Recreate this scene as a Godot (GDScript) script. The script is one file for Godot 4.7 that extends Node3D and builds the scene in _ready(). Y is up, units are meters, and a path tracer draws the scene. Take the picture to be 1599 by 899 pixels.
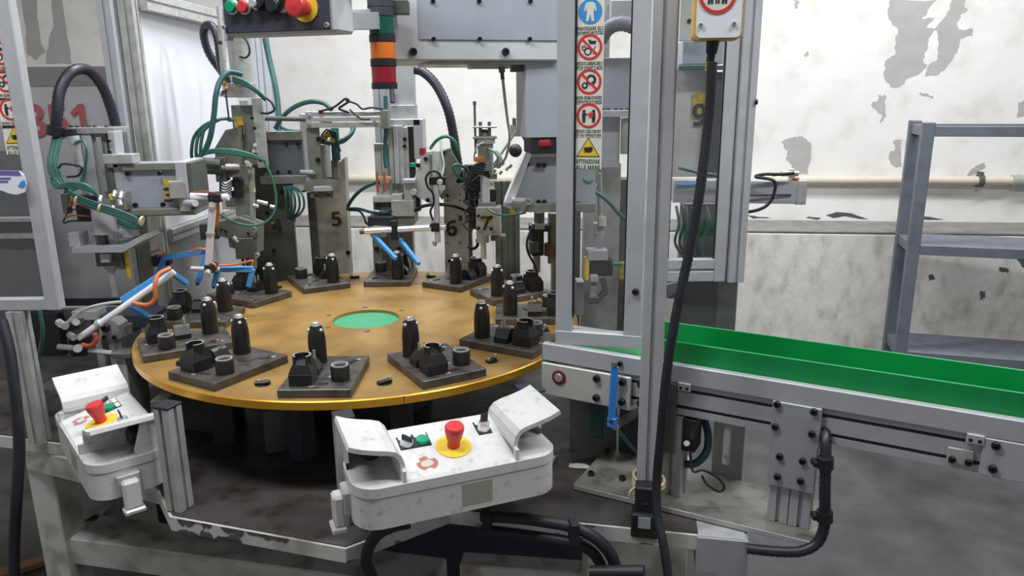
extends Node3D
# A rotary assembly machine in a workshop. Units are metres, y is up, the camera looks along -z.

const F := 1167.0
const EYE := Vector3(0, 1.587, 0)
var PITCH := deg_to_rad(14.273)
var ROLL := deg_to_rad(0.561)
var M := {}
var rng := RandomNumberGenerator.new()
var names := {}


# ---------------------------------------------------------------- mesh building
class Mb:
	var v := PackedVector3Array()
	var n := PackedVector3Array()
	var xf := Transform3D()

	func tri(a: Vector3, b: Vector3, c: Vector3, na: Vector3, nb: Vector3, nc: Vector3) -> void:
		a = xf * a
		b = xf * b
		c = xf * c
		na = (xf.basis * na).normalized()
		nb = (xf.basis * nb).normalized()
		nc = (xf.basis * nc).normalized()
		if (b - a).cross(c - a).dot(na + nb + nc) > 0.0:
			v.append_array([a, c, b])
			n.append_array([na, nc, nb])
		else:
			v.append_array([a, b, c])
			n.append_array([na, nb, nc])

	func flat(a: Vector3, b: Vector3, c: Vector3, out: Vector3) -> void:
		var m := (b - a).cross(c - a)
		if m.length_squared() < 1e-18:
			return
		m = m.normalized()
		if m.dot(out) < 0.0:
			m = -m
		tri(a, b, c, m, m, m)

	func quad(a: Vector3, b: Vector3, c: Vector3, d: Vector3, out: Vector3) -> void:
		flat(a, b, c, out)
		flat(a, c, d, out)

	# a box with chamfered edges, in the frame t
	func box(t: Transform3D, s: Vector3, bv := 0.0015) -> Mb:
		var h := s * 0.5
		bv = minf(bv, minf(h.x, minf(h.y, h.z)) * 0.6)
		var axes := [Vector3.RIGHT, Vector3.UP, Vector3.BACK]
		for k in 3:
			for sg in [-1.0, 1.0]:
				var a: Vector3 = axes[k] * sg
				var u: Vector3 = axes[(k + 1) % 3]
				var w: Vector3 = axes[(k + 2) % 3]
				var c := a * h[k]
				var eu := u * (h[(k + 1) % 3] - bv)
				var ew := w * (h[(k + 2) % 3] - bv)
				quad(t * (c - eu - ew), t * (c + eu - ew), t * (c + eu + ew), t * (c - eu + ew), t.basis * a)
		if bv <= 0.0:
			return self
		for k in 3:   # edges along axis k
			var i := (k + 1) % 3
			var j := (k + 2) % 3
			for si in [-1.0, 1.0]:
				for sj in [-1.0, 1.0]:
					var p: Vector3 = axes[i] * si * h[i] + axes[j] * sj * (h[j] - bv)
					var q: Vector3 = axes[i] * si * (h[i] - bv) + axes[j] * sj * h[j]
					var e: Vector3 = axes[k] * (h[k] - bv)
					quad(t * (p - e), t * (q - e), t * (q + e), t * (p + e), t.basis * (axes[i] * si + axes[j] * sj))
		for sx in [-1.0, 1.0]:
			for sy in [-1.0, 1.0]:
				for sz in [-1.0, 1.0]:
					flat(t * Vector3(sx * h.x, sy * (h.y - bv), sz * (h.z - bv)), t * Vector3(sx * (h.x - bv), sy * h.y, sz * (h.z - bv)), t * Vector3(sx * (h.x - bv), sy * (h.y - bv), sz * h.z), t.basis * Vector3(sx, sy, sz))
		return self

	func bx(c: Vector3, s: Vector3, yaw := 0.0, bv := 0.0015) -> Mb:
		return box(Transform3D(Basis(Vector3.UP, deg_to_rad(yaw)), c), s, bv)

	# a bar with a rectangular section between two points
	func bar(a: Vector3, b: Vector3, w: float, h: float, up := Vector3.UP, bv := 0.001) -> Mb:
		var z := (b - a).normalized()
		if absf(z.dot(up)) > 0.98:
			up = Vector3.BACK
		var x := up.cross(z).normalized()
		var y := z.cross(x)
		return box(Transform3D(Basis(x, y, z), (a + b) * 0.5), Vector3(w, h, (b - a).length()), bv)

	static func frame(z: Vector3) -> Basis:
		z = z.normalized()
		var up := Vector3.UP if absf(z.y) < 0.95 else Vector3.RIGHT
		var x := up.cross(z).normalized()
		return Basis(x, z.cross(x), z)

	# a cylinder or cone from a to b
	func cyl(a: Vector3, b: Vector3, r0: float, r1 := -1.0, seg := 18, caps := true) -> Mb:
		if r1 < 0.0:
			r1 = r0
		var f := frame(b - a)
		for k in seg:
			var p := TAU * k / seg
			var q := TAU * (k + 1) / seg
			var d := f.x * cos(p) + f.y * sin(p)
			var e := f.x * cos(q) + f.y * sin(q)
			var sl := f.z * (r0 - r1) / maxf((b - a).length(), 1e-6)
			tri(a + d * r0, a + e * r0, b + e * r1, d + sl, e + sl, e + sl)
			tri(a + d * r0, b + e * r1, b + d * r1, d + sl, e + sl, d + sl)
			if caps:
				flat(a, a + d * r0, a + e * r0, -f.z)
				flat(b, b + d * r1, b + e * r1, f.z)
		return self

	# a profile (radius, height) turned about the axis up from o; corners stay sharp where it bends by more than 40 degrees
	func lathe(o: Vector3, prof: Array, axis := Vector3.UP, seg := 24) -> Mb:
		var f := frame(axis)
		var m := prof.size() - 1
		var face := []
		for i in m:
			var t: Vector2 = (prof[i + 1] - prof[i]).normalized()
			face.append(Vector2(t.y, -t.x))
		for i in m:
			var n0: Vector2 = face[i]
			var n1: Vector2 = face[i]
			if i > 0 and face[i].dot(face[i - 1]) > 0.75:
				n0 = (face[i] + face[i - 1]).normalized()
			if i < m - 1 and face[i].dot(face[i + 1]) > 0.75:
				n1 = (face[i] + face[i + 1]).normalized()
			var p: Vector2 = prof[i]
			var q: Vector2 = prof[i + 1]
			for k in seg:
				var a := TAU * k / seg
				var b := TAU * (k + 1) / seg
				var d := f.x * cos(a) + f.y * sin(a)
				var e := f.x * cos(b) + f.y * sin(b)
				var pa := o + d * p.x + f.z * p.y
				var pb := o + e * p.x + f.z * p.y
				var qa := o + d * q.x + f.z * q.y
				var qb := o + e * q.x + f.z * q.y
				if p.x > 1e-6:
					tri(pa, pb, qb, d * n0.x + f.z * n0.y, e * n0.x + f.z * n0.y, e * n1.x + f.z * n1.y)
				if q.x > 1e-6:
					tri(pa, qb, qa, d * n0.x + f.z * n0.y, e * n1.x + f.z * n1.y, d * n1.x + f.z * n1.y)
		return self

	static func spline(pts: Array, steps: int) -> PackedVector3Array:
		var r := PackedVector3Array()
		var m := pts.size()
		for i in m - 1:
			var p0: Vector3 = pts[maxi(i - 1, 0)]
			var p3: Vector3 = pts[mini(i + 2, m - 1)]
			for k in steps:
				r.append(pts[i].cubic_interpolate(pts[i + 1], p0, p3, float(k) / steps))
		r.append(pts[m - 1])
		return r

	# a round tube along points; rib > 0 makes a corrugated hose
	func tube(pts: Array, r: float, steps := 6, seg := 8, rib := 0.0) -> Mb:
		var path := spline(pts, steps) if steps > 1 else PackedVector3Array(pts)
		if rib > 0.0:   # resample evenly
			var even := PackedVector3Array([path[0]])
			var left := rib
			for i in path.size() - 1:
				var a := path[i]
				var b := path[i + 1]
				var l := a.distance_to(b)
				var s := left
				while s < l:
					even.append(a.lerp(b, s / l))
					s += rib
				left = s - l
			path = even
		var m := path.size()
		if m < 2:
			return self
		var t0 := (path[1] - path[0]).normalized()
		var f := frame(t0)
		var rings := []
		for i in m:
			var t := (path[mini(i + 1, m - 1)] - path[maxi(i - 1, 0)]).normalized()
			var x := (f.x - t * f.x.dot(t)).normalized()
			f = Basis(x, t.cross(x), t)
			var row := []
			for k in seg:
				row.append(f.x * cos(TAU * k / seg) + f.y * sin(TAU * k / seg))
			rings.append(row)
		for i in m - 1:
			var ra := r * (1.0 if rib <= 0.0 or i % 2 == 0 else 0.9)
			var rb := r * (1.0 if rib <= 0.0 or i % 2 == 1 else 0.9)
			for k in seg:
				var a: Vector3 = rings[i][k]
				var b: Vector3 = rings[i][(k + 1) % seg]
				var c: Vector3 = rings[i + 1][(k + 1) % seg]
				var d: Vector3 = rings[i + 1][k]
				tri(path[i] + a * ra, path[i] + b * ra, path[i + 1] + c * rb, a, b, c)
				tri(path[i] + a * ra, path[i + 1] + c * rb, path[i + 1] + d * rb, a, c, d)
		for k in seg:
			flat(path[0], path[0] + rings[0][k] * r, path[0] + rings[0][(k + 1) % seg] * r, path[0] - path[1])
			flat(path[m - 1], path[m - 1] + rings[m - 1][k] * r, path[m - 1] + rings[m - 1][(k + 1) % seg] * r, path[m - 1] - path[m - 2])
		return self

	# a polygon in the xy plane of t, thick along its +z
	func prism(poly: Array, depth: float, t := Transform3D()) -> Mb:
		var p := PackedVector2Array(poly)
		if Geometry2D.is_polygon_clockwise(p):
			p.reverse()
		var ix := Geometry2D.triangulate_polygon(p)
		for i in range(0, ix.size(), 3):
			for z in [0.0, depth]:
				flat(t * Vector3(p[ix[i]].x, p[ix[i]].y, z), t * Vector3(p[ix[i + 1]].x, p[ix[i + 1]].y, z), t * Vector3(p[ix[i + 2]].x, p[ix[i + 2]].y, z), t.basis * Vector3(0, 0, 1 if z > 0.0 else -1))
		for i in p.size():
			var a := p[i]
			var b := p[(i + 1) % p.size()]
			quad(t * Vector3(a.x, a.y, 0), t * Vector3(b.x, b.y, 0), t * Vector3(b.x, b.y, depth), t * Vector3(a.x, a.y, depth), t.basis * Vector3(b.y - a.y, a.x - b.x, 0))
		return self

	func ball(c: Vector3, r: float, seg := 12) -> Mb:
		var prof := []
		for i in seg / 2 + 1:
			var a := -PI / 2 + PI * i / (seg / 2)
			prof.append(Vector2(maxf(r * cos(a), 0.0), r * sin(a)))
		return lathe(c, prof, Vector3.UP, seg)

	func mesh() -> ArrayMesh:
		var m := ArrayMesh.new()
		if v.is_empty():
			return m
		var arr := []
		arr.resize(Mesh.ARRAY_MAX)
		arr[Mesh.ARRAY_VERTEX] = v
		arr[Mesh.ARRAY_NORMAL] = n
		m.add_surface_from_arrays(Mesh.PRIMITIVE_TRIANGLES, arr)
		return m


# ---------------------------------------------------------------- objects
func numbered(called: String) -> String:
	var k: int = names.get(called, -1) + 1
	names[called] = k
	return called if k == 0 else "%s_%03d" % [called, k]


func thing(called: String, label: String, category: String, pos := Vector3.ZERO, yaw := 0.0, group := "") -> Node3D:
	var o := Node3D.new()
	o.name = numbered(called)
	add_child(o)
	o.position = pos
	o.rotation.y = deg_to_rad(yaw)
	tag(o, label, category, group)
	return o


func tag(o: Node3D, label: String, category: String, group := "") -> void:
	o.set_meta("label", label)
	o.set_meta("category", category)
	if group:
		o.set_meta("group", group)


# the mesh goes under the thing (or part) as one named part, or straight under the scene
func part(called: String, b: Mb, m: Material, parent: Node3D, label := "") -> MeshInstance3D:
	var o := MeshInstance3D.new()
	o.name = called
	o.mesh = b.mesh()
	o.material_override = m
	if label:
		o.set_meta("label", label)
	parent.add_child(o, true)
	return o


func solo(called: String, b: Mb, m: Material, label: String, category: String, group := "") -> MeshInstance3D:
	var o := MeshInstance3D.new()
	o.name = numbered(called)
	o.mesh = b.mesh()
	o.material_override = m
	add_child(o)
	tag(o, label, category, group)
	return o


func piece(called: String, mesh: Mesh, m: Material, parent: Node3D, t: Transform3D) -> MeshInstance3D:
	var o := MeshInstance3D.new()
	o.name = called
	o.mesh = mesh
	o.material_override = m
	o.transform = t
	parent.add_child(o, true)
	return o


# a builder whose points are given in the scene's axes although the thing stands elsewhere
func mw(o: Node3D) -> Mb:
	var b := Mb.new()
	b.xf = o.transform.affine_inverse()
	return b


# the point at the forward distance d that a line of sight through (u, v) reaches: how the place was surveyed
func at(u: float, v: float, d: float) -> Vector3:
	var a := (u - 799.5) / F
	var b := -(v - 449.5) / F
	var x := a * cos(ROLL) + b * sin(ROLL)
	var y := -a * sin(ROLL) + b * cos(ROLL)
	var dy := y * cos(PITCH) - sin(PITCH)
	var df := cos(PITCH) + y * sin(PITCH)
	var t := d / df
	return Vector3(x * t, EYE.y + dy * t, -d)


func px(d: float) -> float:   # metres per pixel at a distance
	return d / F


# an upright box: its front face reaches from (u0, v0) to (u1, v1) at the distance d
func slab(b: Mb, u0: float, v0: float, u1: float, v1: float, d: float, deep: float, yaw := 0.0, bv := 0.0015) -> Mb:
	var p := at((u0 + u1) * 0.5, v0, d)
	var q := at((u0 + u1) * 0.5, v1, d)
	var w := at(u1, (v0 + v1) * 0.5, d).x - at(u0, (v0 + v1) * 0.5, d).x
	var c := Vector3((p.x + q.x) * 0.5, (p.y + q.y) * 0.5, -d)
	var t := Transform3D(Basis(Vector3.UP, deg_to_rad(yaw)), c)
	t.origin -= t.basis.z * deep * 0.5
	return b.box(t, Vector3(w, absf(p.y - q.y), deep), bv)


var bolt_meshes := {}
func bolt(parent: Node3D, pos: Vector3, dir: Vector3, r := 0.006, m: Material = null, called := "bolt") -> void:
	var key := "%.4f" % r
	if not bolt_meshes.has(key):
		var b := Mb.new()
		b.lathe(Vector3.ZERO, [Vector2(r, -0.0005), Vector2(r, r * 0.8), Vector2(r * 0.85, r), Vector2(r * 0.5, r), Vector2(r * 0.5, r * 0.5), Vector2(0, r * 0.5)], Vector3.BACK, 14)
		bolt_meshes[key] = b.mesh()
	var z := dir.normalized()
	piece(called, bolt_meshes[key], m if m else M.black_steel, parent, Transform3D(Mb.frame(z), pos))


func wbolt(parent: Node3D, pos: Vector3, dir: Vector3, r := 0.006, m: Material = null) -> void:
	var i := parent.transform.affine_inverse()
	bolt(parent, i * pos, i.basis * dir, r, m)


func tslot(w: float) -> Array:   # section of a slotted aluminium profile
	var h := w / 2
	var s := 0.0042
	var k := 0.007
	var out := []
	for i in 4:
		var rot := i * PI / 2
		for p in [Vector2(h, -h + 0.002), Vector2(h, -s), Vector2(h - k, -s), Vector2(h - k, s), Vector2(h, s), Vector2(h, h - 0.002), Vector2(h - 0.002, h)]:
			out.append(p.rotated(rot))
	return out


# a slotted profile from a to b
func profile(b: Mb, p: Vector3, q: Vector3, w := 0.04, yaw := 0.0) -> Mb:
	var z := (q - p).normalized()
	var f: Basis
	if absf(z.y) > 0.9:
		f = Basis(Vector3.UP, deg_to_rad(yaw)) * Basis(Vector3.RIGHT, Vector3.FORWARD, Vector3.UP)
		if z.y < 0:
			var s := p
			p = q
			q = s
	else:
		f = Mb.frame(z)
	return b.prism(tslot(w), p.distance_to(q), Transform3D(f, p))


func text(called: String, s: String, h: float, m: Material, parent: Node3D, t: Transform3D, bold := true, squeeze := 1.0, width := 0.0) -> MeshInstance3D:
	var tm := TextMesh.new()
	var f := SystemFont.new()
	f.font_names = PackedStringArray(["Droid Sans"])
	f.font_weight = 700 if bold else 400
	var fv := FontVariation.new()
	fv.base_font = f
	fv.variation_embolden = 0.0
	tm.font = fv
	tm.text = s
	tm.font_size = 64
	tm.pixel_size = 0.01
	tm.depth = 0.02
	tm.curve_step = 2.0
	tm.horizontal_alignment = HORIZONTAL_ALIGNMENT_CENTER
	var k := h / 0.46   # capital letters of this font are about 0.46 high at this size
	var sx := k * squeeze
	if width > 0.0:
		sx = minf(width / maxf(tm.get_aabb().size.x, 0.01), 10.0)
	var o := MeshInstance3D.new()
	o.name = called
	o.mesh = tm
	o.material_override = m
	o.transform = t * Transform3D(Basis.from_scale(Vector3(sx, k, 0.02)), Vector3.ZERO)
	parent.add_child(o, true)
	return o


# ---------------------------------------------------------------- materials
var tex := {}
func noise(key: String, freq: float, lo: float, hi: float, seed_: int, kind := FastNoiseLite.TYPE_SIMPLEX_SMOOTH, oct := 5, size := 512, stops := []) -> NoiseTexture2D:
	if tex.has(key):
		return tex[key]
	var f := FastNoiseLite.new()
	f.seed = seed_
	f.frequency = freq
	f.noise_type = kind
	f.fractal_octaves = oct
	var t := NoiseTexture2D.new()
	t.width = size
	t.height = size
	t.seamless = true
	t.noise = f
	var g := Gradient.new()
	if stops.is_empty():
		g.set_color(0, Color(lo, lo, lo))
		g.set_color(1, Color(hi, hi, hi))
	else:
		var offs := PackedFloat32Array()
		var cols := PackedColorArray()
		for s in stops:
			offs.append(s[0])
			cols.append(s[1])
		g.offsets = offs
		g.colors = cols
	t.color_ramp = g
	tex[key] = t
	return t


func mat(called: String, c: Color, rough: float, metal := 0.0, grain: Texture2D = null, scale := Vector3(2, 2, 2), bump: Texture2D = null, bump_scale := 0.3) -> StandardMaterial3D:
	var m := StandardMaterial3D.new()
	m.resource_name = called
	m.albedo_color = c
	m.roughness = rough
	m.metallic = metal
	if grain:
		m.albedo_texture = grain
		m.uv1_triplanar = true
		m.uv1_world_triplanar = true
		m.uv1_scale = scale
	if bump:
		m.normal_enabled = true
		m.normal_texture = bump
		m.normal_scale = bump_scale
	M[called] = m
	return m


func c8(r: int, g: int, b: int) -> Color:
	return Color8(r, g, b)


func materials() -> void:
	var soft := noise("soft", 0.012, 0.93, 1.0, 3)
	var dirt := noise("dirt", 0.010, 0, 1, 9, FastNoiseLite.TYPE_SIMPLEX_SMOOTH, 6, 512, [[0.0, Color(0.62, 0.60, 0.57)], [0.34, Color(0.86, 0.85, 0.83)], [0.52, Color(0.98, 0.98, 0.98)], [1.0, Color(1, 1, 1)]])
	var grime := noise("grime", 0.014, 0, 1, 21, FastNoiseLite.TYPE_SIMPLEX_SMOOTH, 6, 512, [[0.0, Color(0.84, 0.84, 0.83)], [0.5, Color(0.95, 0.95, 0.94)], [1.0, Color(1, 1, 1)]])
	var brush := noise("brush", 0.02, 0.94, 1.0, 5)
	var plaster := noise("plaster", 0.008, 0, 1, 31, FastNoiseLite.TYPE_SIMPLEX_SMOOTH, 7, 1024, [[0.0, Color(0.90, 0.89, 0.875)], [0.4, Color(0.975, 0.97, 0.965)], [1.0, Color(1, 1, 1)]])
	var stain := noise("stain", 0.010, 0, 1, 37, FastNoiseLite.TYPE_SIMPLEX_SMOOTH, 7, 1024, [[0.0, Color(0.76, 0.75, 0.72)], [0.2, Color(0.90, 0.89, 0.875)], [0.42, Color(0.97, 0.965, 0.96)], [1.0, Color(1, 1, 1)]])
	var concrete := noise("concrete", 0.006, 0, 1, 41, FastNoiseLite.TYPE_SIMPLEX_SMOOTH, 8, 1024, [[0.0, Color(0.72, 0.70, 0.68)], [0.45, Color(0.88, 0.87, 0.87)], [0.66, Color(0.95, 0.95, 0.96)], [0.78, Color(1, 1, 1)], [1.0, Color(1, 1, 1)]])
	var pb := FastNoiseLite.new()
	pb.seed = 8
	pb.frequency = 0.02
	pb.fractal_octaves = 6
	var bump := NoiseTexture2D.new()
	bump.width = 512
	bump.height = 512
	bump.seamless = true
	bump.as_normal_map = true
	bump.bump_strength = 4.0
	bump.noise = pb
	mat("wall", c8(234, 232, 228), 0.9, 0.0, plaster, Vector3(0.5, 0.5, 0.5), bump, 0.15)
	mat("plinth", c8(222, 219, 213), 0.92, 0.0, stain, Vector3(0.9, 0.42, 0.9), bump, 0.3)
	mat("ledge", c8(140, 137, 134), 0.95, 0.0, grime, Vector3(1, 1, 1), bump, 0.4)
	mat("bare_plaster", c8(181, 177, 174), 0.95, 0.0, soft, Vector3(1.2, 1.2, 1.2), bump, 0.25)
	mat("grey_wall_paint", c8(138, 134, 130), 0.9, 0.0, soft, Vector3(1, 1, 1))
	mat("floor", c8(92, 89, 90), 0.55, 0.0, concrete, Vector3(0.45, 0.45, 0.45), bump, 0.07)
	mat("ceiling", c8(200, 200, 198), 0.9)
	mat("alu", c8(182, 184, 188), 0.42, 0.15, brush, Vector3(1.5, 1.5, 1.5))
	mat("alu_dull", c8(182, 183, 181), 0.5, 0.15, grime, Vector3(2.5, 2.5, 2.5))
	mat("steel", c8(180, 181, 177), 0.38, 0.35, grime, Vector3(3, 3, 3))
	mat("steel_green", c8(134, 137, 128), 0.5, 0.2, grime, Vector3(2.5, 2.5, 2.5))
	mat("steel_dark", c8(98, 100, 95), 0.5, 0.2, grime, Vector3(2.5, 2.5, 2.5))
	mat("chrome", c8(228, 229, 231), 0.22, 0.6)
	mat("black_steel", c8(44, 43, 44), 0.34, 0.25, grime, Vector3(5, 5, 5))
	mat("black_plate", c8(92, 88, 84), 0.36, 0.3, dirt, Vector3(4, 4, 4))
	mat("black_plastic", c8(28, 29, 33), 0.5)
	mat("rubber", c8(30, 31, 38), 0.55)
	mat("conduit", c8(34, 36, 46), 0.42)
	mat("gold", c8(178, 141, 82), 0.36, 0.35, noise("goldwear", 0.006, 0, 1, 51, FastNoiseLite.TYPE_SIMPLEX_SMOOTH, 6, 1024, [[0.0, Color(0.80, 0.77, 0.74)], [0.42, Color(0.92, 0.91, 0.90)], [0.7, Color(1, 1, 1)], [1.0, Color(1, 1, 1)]]), Vector3(0.9, 0.9, 0.9))
	mat("gold_edge", c8(214, 160, 52), 0.3, 0.5, brush, Vector3(2, 2, 2))
	mat("hub_green", c8(72, 156, 114), 0.5, 0.0, soft, Vector3(3, 3, 3))
	mat("belt_green", c8(0, 152, 78), 0.42, 0.0, noise("belt", 0.01, 0.86, 1.0, 61), Vector3(1.5, 1.5, 1.5))
	mat("white_paint", c8(206, 206, 201), 0.5, 0.0, dirt, Vector3(1.3, 1.3, 1.3))
	mat("white_plastic", c8(206, 206, 203), 0.42, 0.0, noise("scuff", 0.009, 0, 1, 71, FastNoiseLite.TYPE_SIMPLEX_SMOOTH, 7, 512, [[0.0, Color(0.78, 0.77, 0.75)], [0.2, Color(0.95, 0.95, 0.94)], [0.32, Color(1, 1, 1)], [1.0, Color(1, 1, 1)]]), Vector3(6, 6, 6))
	mat("deck", c8(80, 76, 73), 0.45, 0.15, dirt, Vector3(1.8, 1.8, 1.8))
	mat("grey_paint", c8(172, 177, 186), 0.45, 0.15, soft, Vector3(1.5, 1.5, 1.5))
	mat("panel_white", c8(228, 230, 235), 0.55)
	mat("shelf_grey", c8(112, 117, 128), 0.5, 0.1, grime, Vector3(1.4, 1.4, 1.4))
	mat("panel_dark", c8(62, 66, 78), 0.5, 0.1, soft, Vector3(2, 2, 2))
	mat("red", c8(208, 58, 62), 0.35)
	mat("red_sign", c8(206, 52, 56), 0.5)
	mat("yellow", c8(226, 194, 58), 0.45)
	mat("yellow_dull", c8(196, 168, 62), 0.55, 0.0, dirt, Vector3(8, 8, 8))
	mat("green_button", c8(10, 148, 104), 0.35)
	mat("lamp_red", c8(150, 30, 50), 0.25)
	mat("lamp_amber", c8(232, 122, 44), 0.25)
	mat("lamp_green", c8(12, 84, 72), 0.25)
	mat("blue", c8(74, 146, 214), 0.4)
	mat("blue_sign", c8(58, 142, 208), 0.5)
	mat("orange", c8(204, 112, 66), 0.5)
	mat("copper", c8(176, 84, 60), 0.5)
	mat("sign_paper", c8(228, 226, 212), 0.55, 0.0, soft, Vector3(6, 6, 6))
	mat("ink", c8(38, 38, 42), 0.6)
	mat("hose_green", c8(56, 112, 96), 0.35)
	mat("hose_teal", c8(42, 86, 86), 0.35)
	mat("hose_clear", c8(150, 160, 150), 0.3)
	mat("wood", c8(150, 112, 88), 0.7, 0.0, soft, Vector3(3, 3, 3))
	mat("wall_red", c8(170, 92, 92), 0.9)
	mat("pipe", c8(214, 206, 188), 0.6, 0.0, soft, Vector3(2, 2, 2))
	mat("endplate", c8(198, 200, 192), 0.4, 0.2, brush, Vector3(2, 2, 2))
	mat("button_ring", c8(110, 34, 40), 0.45)
	mat("grey_plate", c8(168, 171, 176), 0.45, 0.2, soft, Vector3(2, 2, 2))
	mat("side_grey", c8(186, 186, 188), 0.6, 0.0, soft, Vector3(0.7, 0.7, 0.7))
	mat("cab_white", c8(206, 208, 209), 0.5, 0.05, soft, Vector3(1, 1, 1))
	mat("pillar", c8(184, 180, 170), 0.5, 0.15, grime, Vector3(2.5, 2.5, 2.5))
	mat("plate_blue", c8(108, 114, 120), 0.5, 0.2, soft, Vector3(2, 2, 2))
	mat("plate_pale", c8(204, 206, 200), 0.5, 0.25, soft, Vector3(3, 3, 3))
	mat("copper_pale", c8(206, 164, 140), 0.4, 0.2)
	mat("rust", c8(98, 74, 54), 0.7, 0.0, dirt, Vector3(6, 6, 6))
	mat("column_green", c8(126, 134, 122), 0.5, 0.3, soft, Vector3(3, 3, 3))
	mat("worn_red", c8(176, 108, 98), 0.6)
	mat("worn_white", c8(196, 190, 176), 0.6)
	mat("yellow_rim", c8(214, 176, 96), 0.5)
	mat("brass", c8(196, 164, 72), 0.3, 0.7)
	mat("conduit_grey", c8(112, 112, 120), 0.5)
	mat("rod_white", c8(232, 232, 234), 0.25, 0.0)
	mat("blue_bright", c8(58, 136, 222), 0.4)
	mat("purple", c8(108, 96, 168), 0.5)
	mat("dark_back", c8(104, 104, 108), 0.7, 0.0, soft, Vector3(1, 1, 1))
	mat("dull_red", c8(140, 36, 40), 0.45)
	mat("plate_dirty", c8(136, 134, 127), 0.4, 0.2, dirt, Vector3(2.2, 2.2, 2.2))
	mat("ink_black", c8(14, 14, 15), 0.8)
	mat("film", c8(226, 230, 238), 0.4)
	mat("label_grey", c8(150, 156, 138), 0.5)
	mat("tape", c8(196, 184, 150), 0.35)
	var g := StandardMaterial3D.new()
	g.resource_name = "glass"
	g.transparency = BaseMaterial3D.TRANSPARENCY_ALPHA
	g.albedo_color = Color(0.3, 0.33, 0.33, 0.07)
	g.roughness = 0.06
	M.glass = g
	var g2: StandardMaterial3D = g.duplicate()
	g2.resource_name = "plexi_dark"
	g2.albedo_color = Color(0.28, 0.32, 0.31, 0.3)
	M.plexi = g2


func _ready() -> void:
	rng.seed = 7
	# ---- camera, light, exposure
	var cam := Camera3D.new()
	cam.name = "camera"
	cam.transform = Transform3D(Basis(Vector3.RIGHT, -PITCH) * Basis(Vector3.BACK, -ROLL), EYE)
	cam.fov = rad_to_deg(2.0 * atan(449.5 / F))
	cam.near = 0.05
	add_child(cam)
	cam.current = true
	var we := WorldEnvironment.new()
	we.name = "surroundings"
	var e := Environment.new()
	e.background_mode = Environment.BG_COLOR
	e.background_color = Color(0.5, 0.52, 0.55)
	e.tonemap_mode = Environment.TONE_MAPPER_LINEAR
	e.tonemap_exposure = 1.06
	e.sdfgi_enabled = true
	e.ssao_enabled = true
	e.ssil_enabled = true
	we.environment = e
	add_child(we)
	materials()
	# the fluorescent fittings of the workshop: x, distance, length along x, energy
	for l in [[-0.45, 2.75, 1.5, 5.6], [1.75, 2.75, 1.5, 4.6], [-0.9, 0.95, 1.5, 4.2], [1.3, 0.95, 1.5, 4.2]]:
		fluorescent(Vector3(l[0], 3.12, -l[1]), l[2], l[3])
	setting()
	machine_base()
	table()
	fixtures()
	conveyor()
	guards()
	overhead()
	stations()
	controls()
	cables()
	shelf()
	small_things()


func fluorescent(pos: Vector3, length: float, energy: float) -> void:
	var t := thing("ceiling_light", "white fluorescent fitting hanging over the %s of the workshop %s" % ["left half" if pos.x < 0.0 else "right half", "near the back wall" if pos.z < -1.5 else "above the viewer"], "light", pos, 0, "fluorescent fittings")
	part("housing", Mb.new().bx(Vector3(0, 0.05, 0), Vector3(length, 0.06, 0.18)), M.white_paint, t)
	for s in [-1, 1]:
		part("hanger", Mb.new().cyl(Vector3(s * length * 0.4, 0.08, 0), Vector3(s * length * 0.4, 0.29, 0), 0.005), M.steel, t)
		var tm := StandardMaterial3D.new()
		tm.resource_name = "lit_tube"
		tm.albedo_color = Color(1, 1, 1)
		tm.emission_enabled = true
		tm.emission = Color(0.95, 0.98, 1.0)
		tm.emission_energy_multiplier = 1.5
		part("fluorescent_tube", Mb.new().cyl(Vector3(-length * 0.48, 0.0, s * 0.045), Vector3(length * 0.48, 0.0, s * 0.045), 0.014, -1, 12), tm, t)
	var a := AreaLight3D.new()
	a.name = "tube_light"
	a.area_size = Vector2(length, 0.16)
	a.light_color = Color(0.97, 0.985, 1.0)
	a.light_energy = energy
	a.area_range = 12.0
	a.area_attenuation = 2.0
	a.shadow_enabled = true
	t.add_child(a)
	a.position = Vector3(0, -0.025, 0)
	a.rotation.x = -PI / 2


func structure(called: String, b: Mb, m: Material, parent: Node3D = self) -> MeshInstance3D:
	var o := MeshInstance3D.new()
	o.name = called
	o.mesh = b.mesh()
	o.material_override = m
	parent.add_child(o, true)
	if parent == self:
		o.set_meta("kind", "structure")
	return o


# an outline with a ragged edge between the given corners
func ragged(pts: Array, amp: float, cuts := 5) -> Array:
	var out := []
	for i in pts.size():
		var a: Vector2 = pts[i]
		var b: Vector2 = pts[(i + 1) % pts.size()]
		for k in cuts:
			var p := a.lerp(b, float(k) / cuts)
			if k:
				var nn := (b - a).normalized().orthogonal()
				p += nn * rng.randf_range(-amp, amp)
			out.append(p)
	return out


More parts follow.
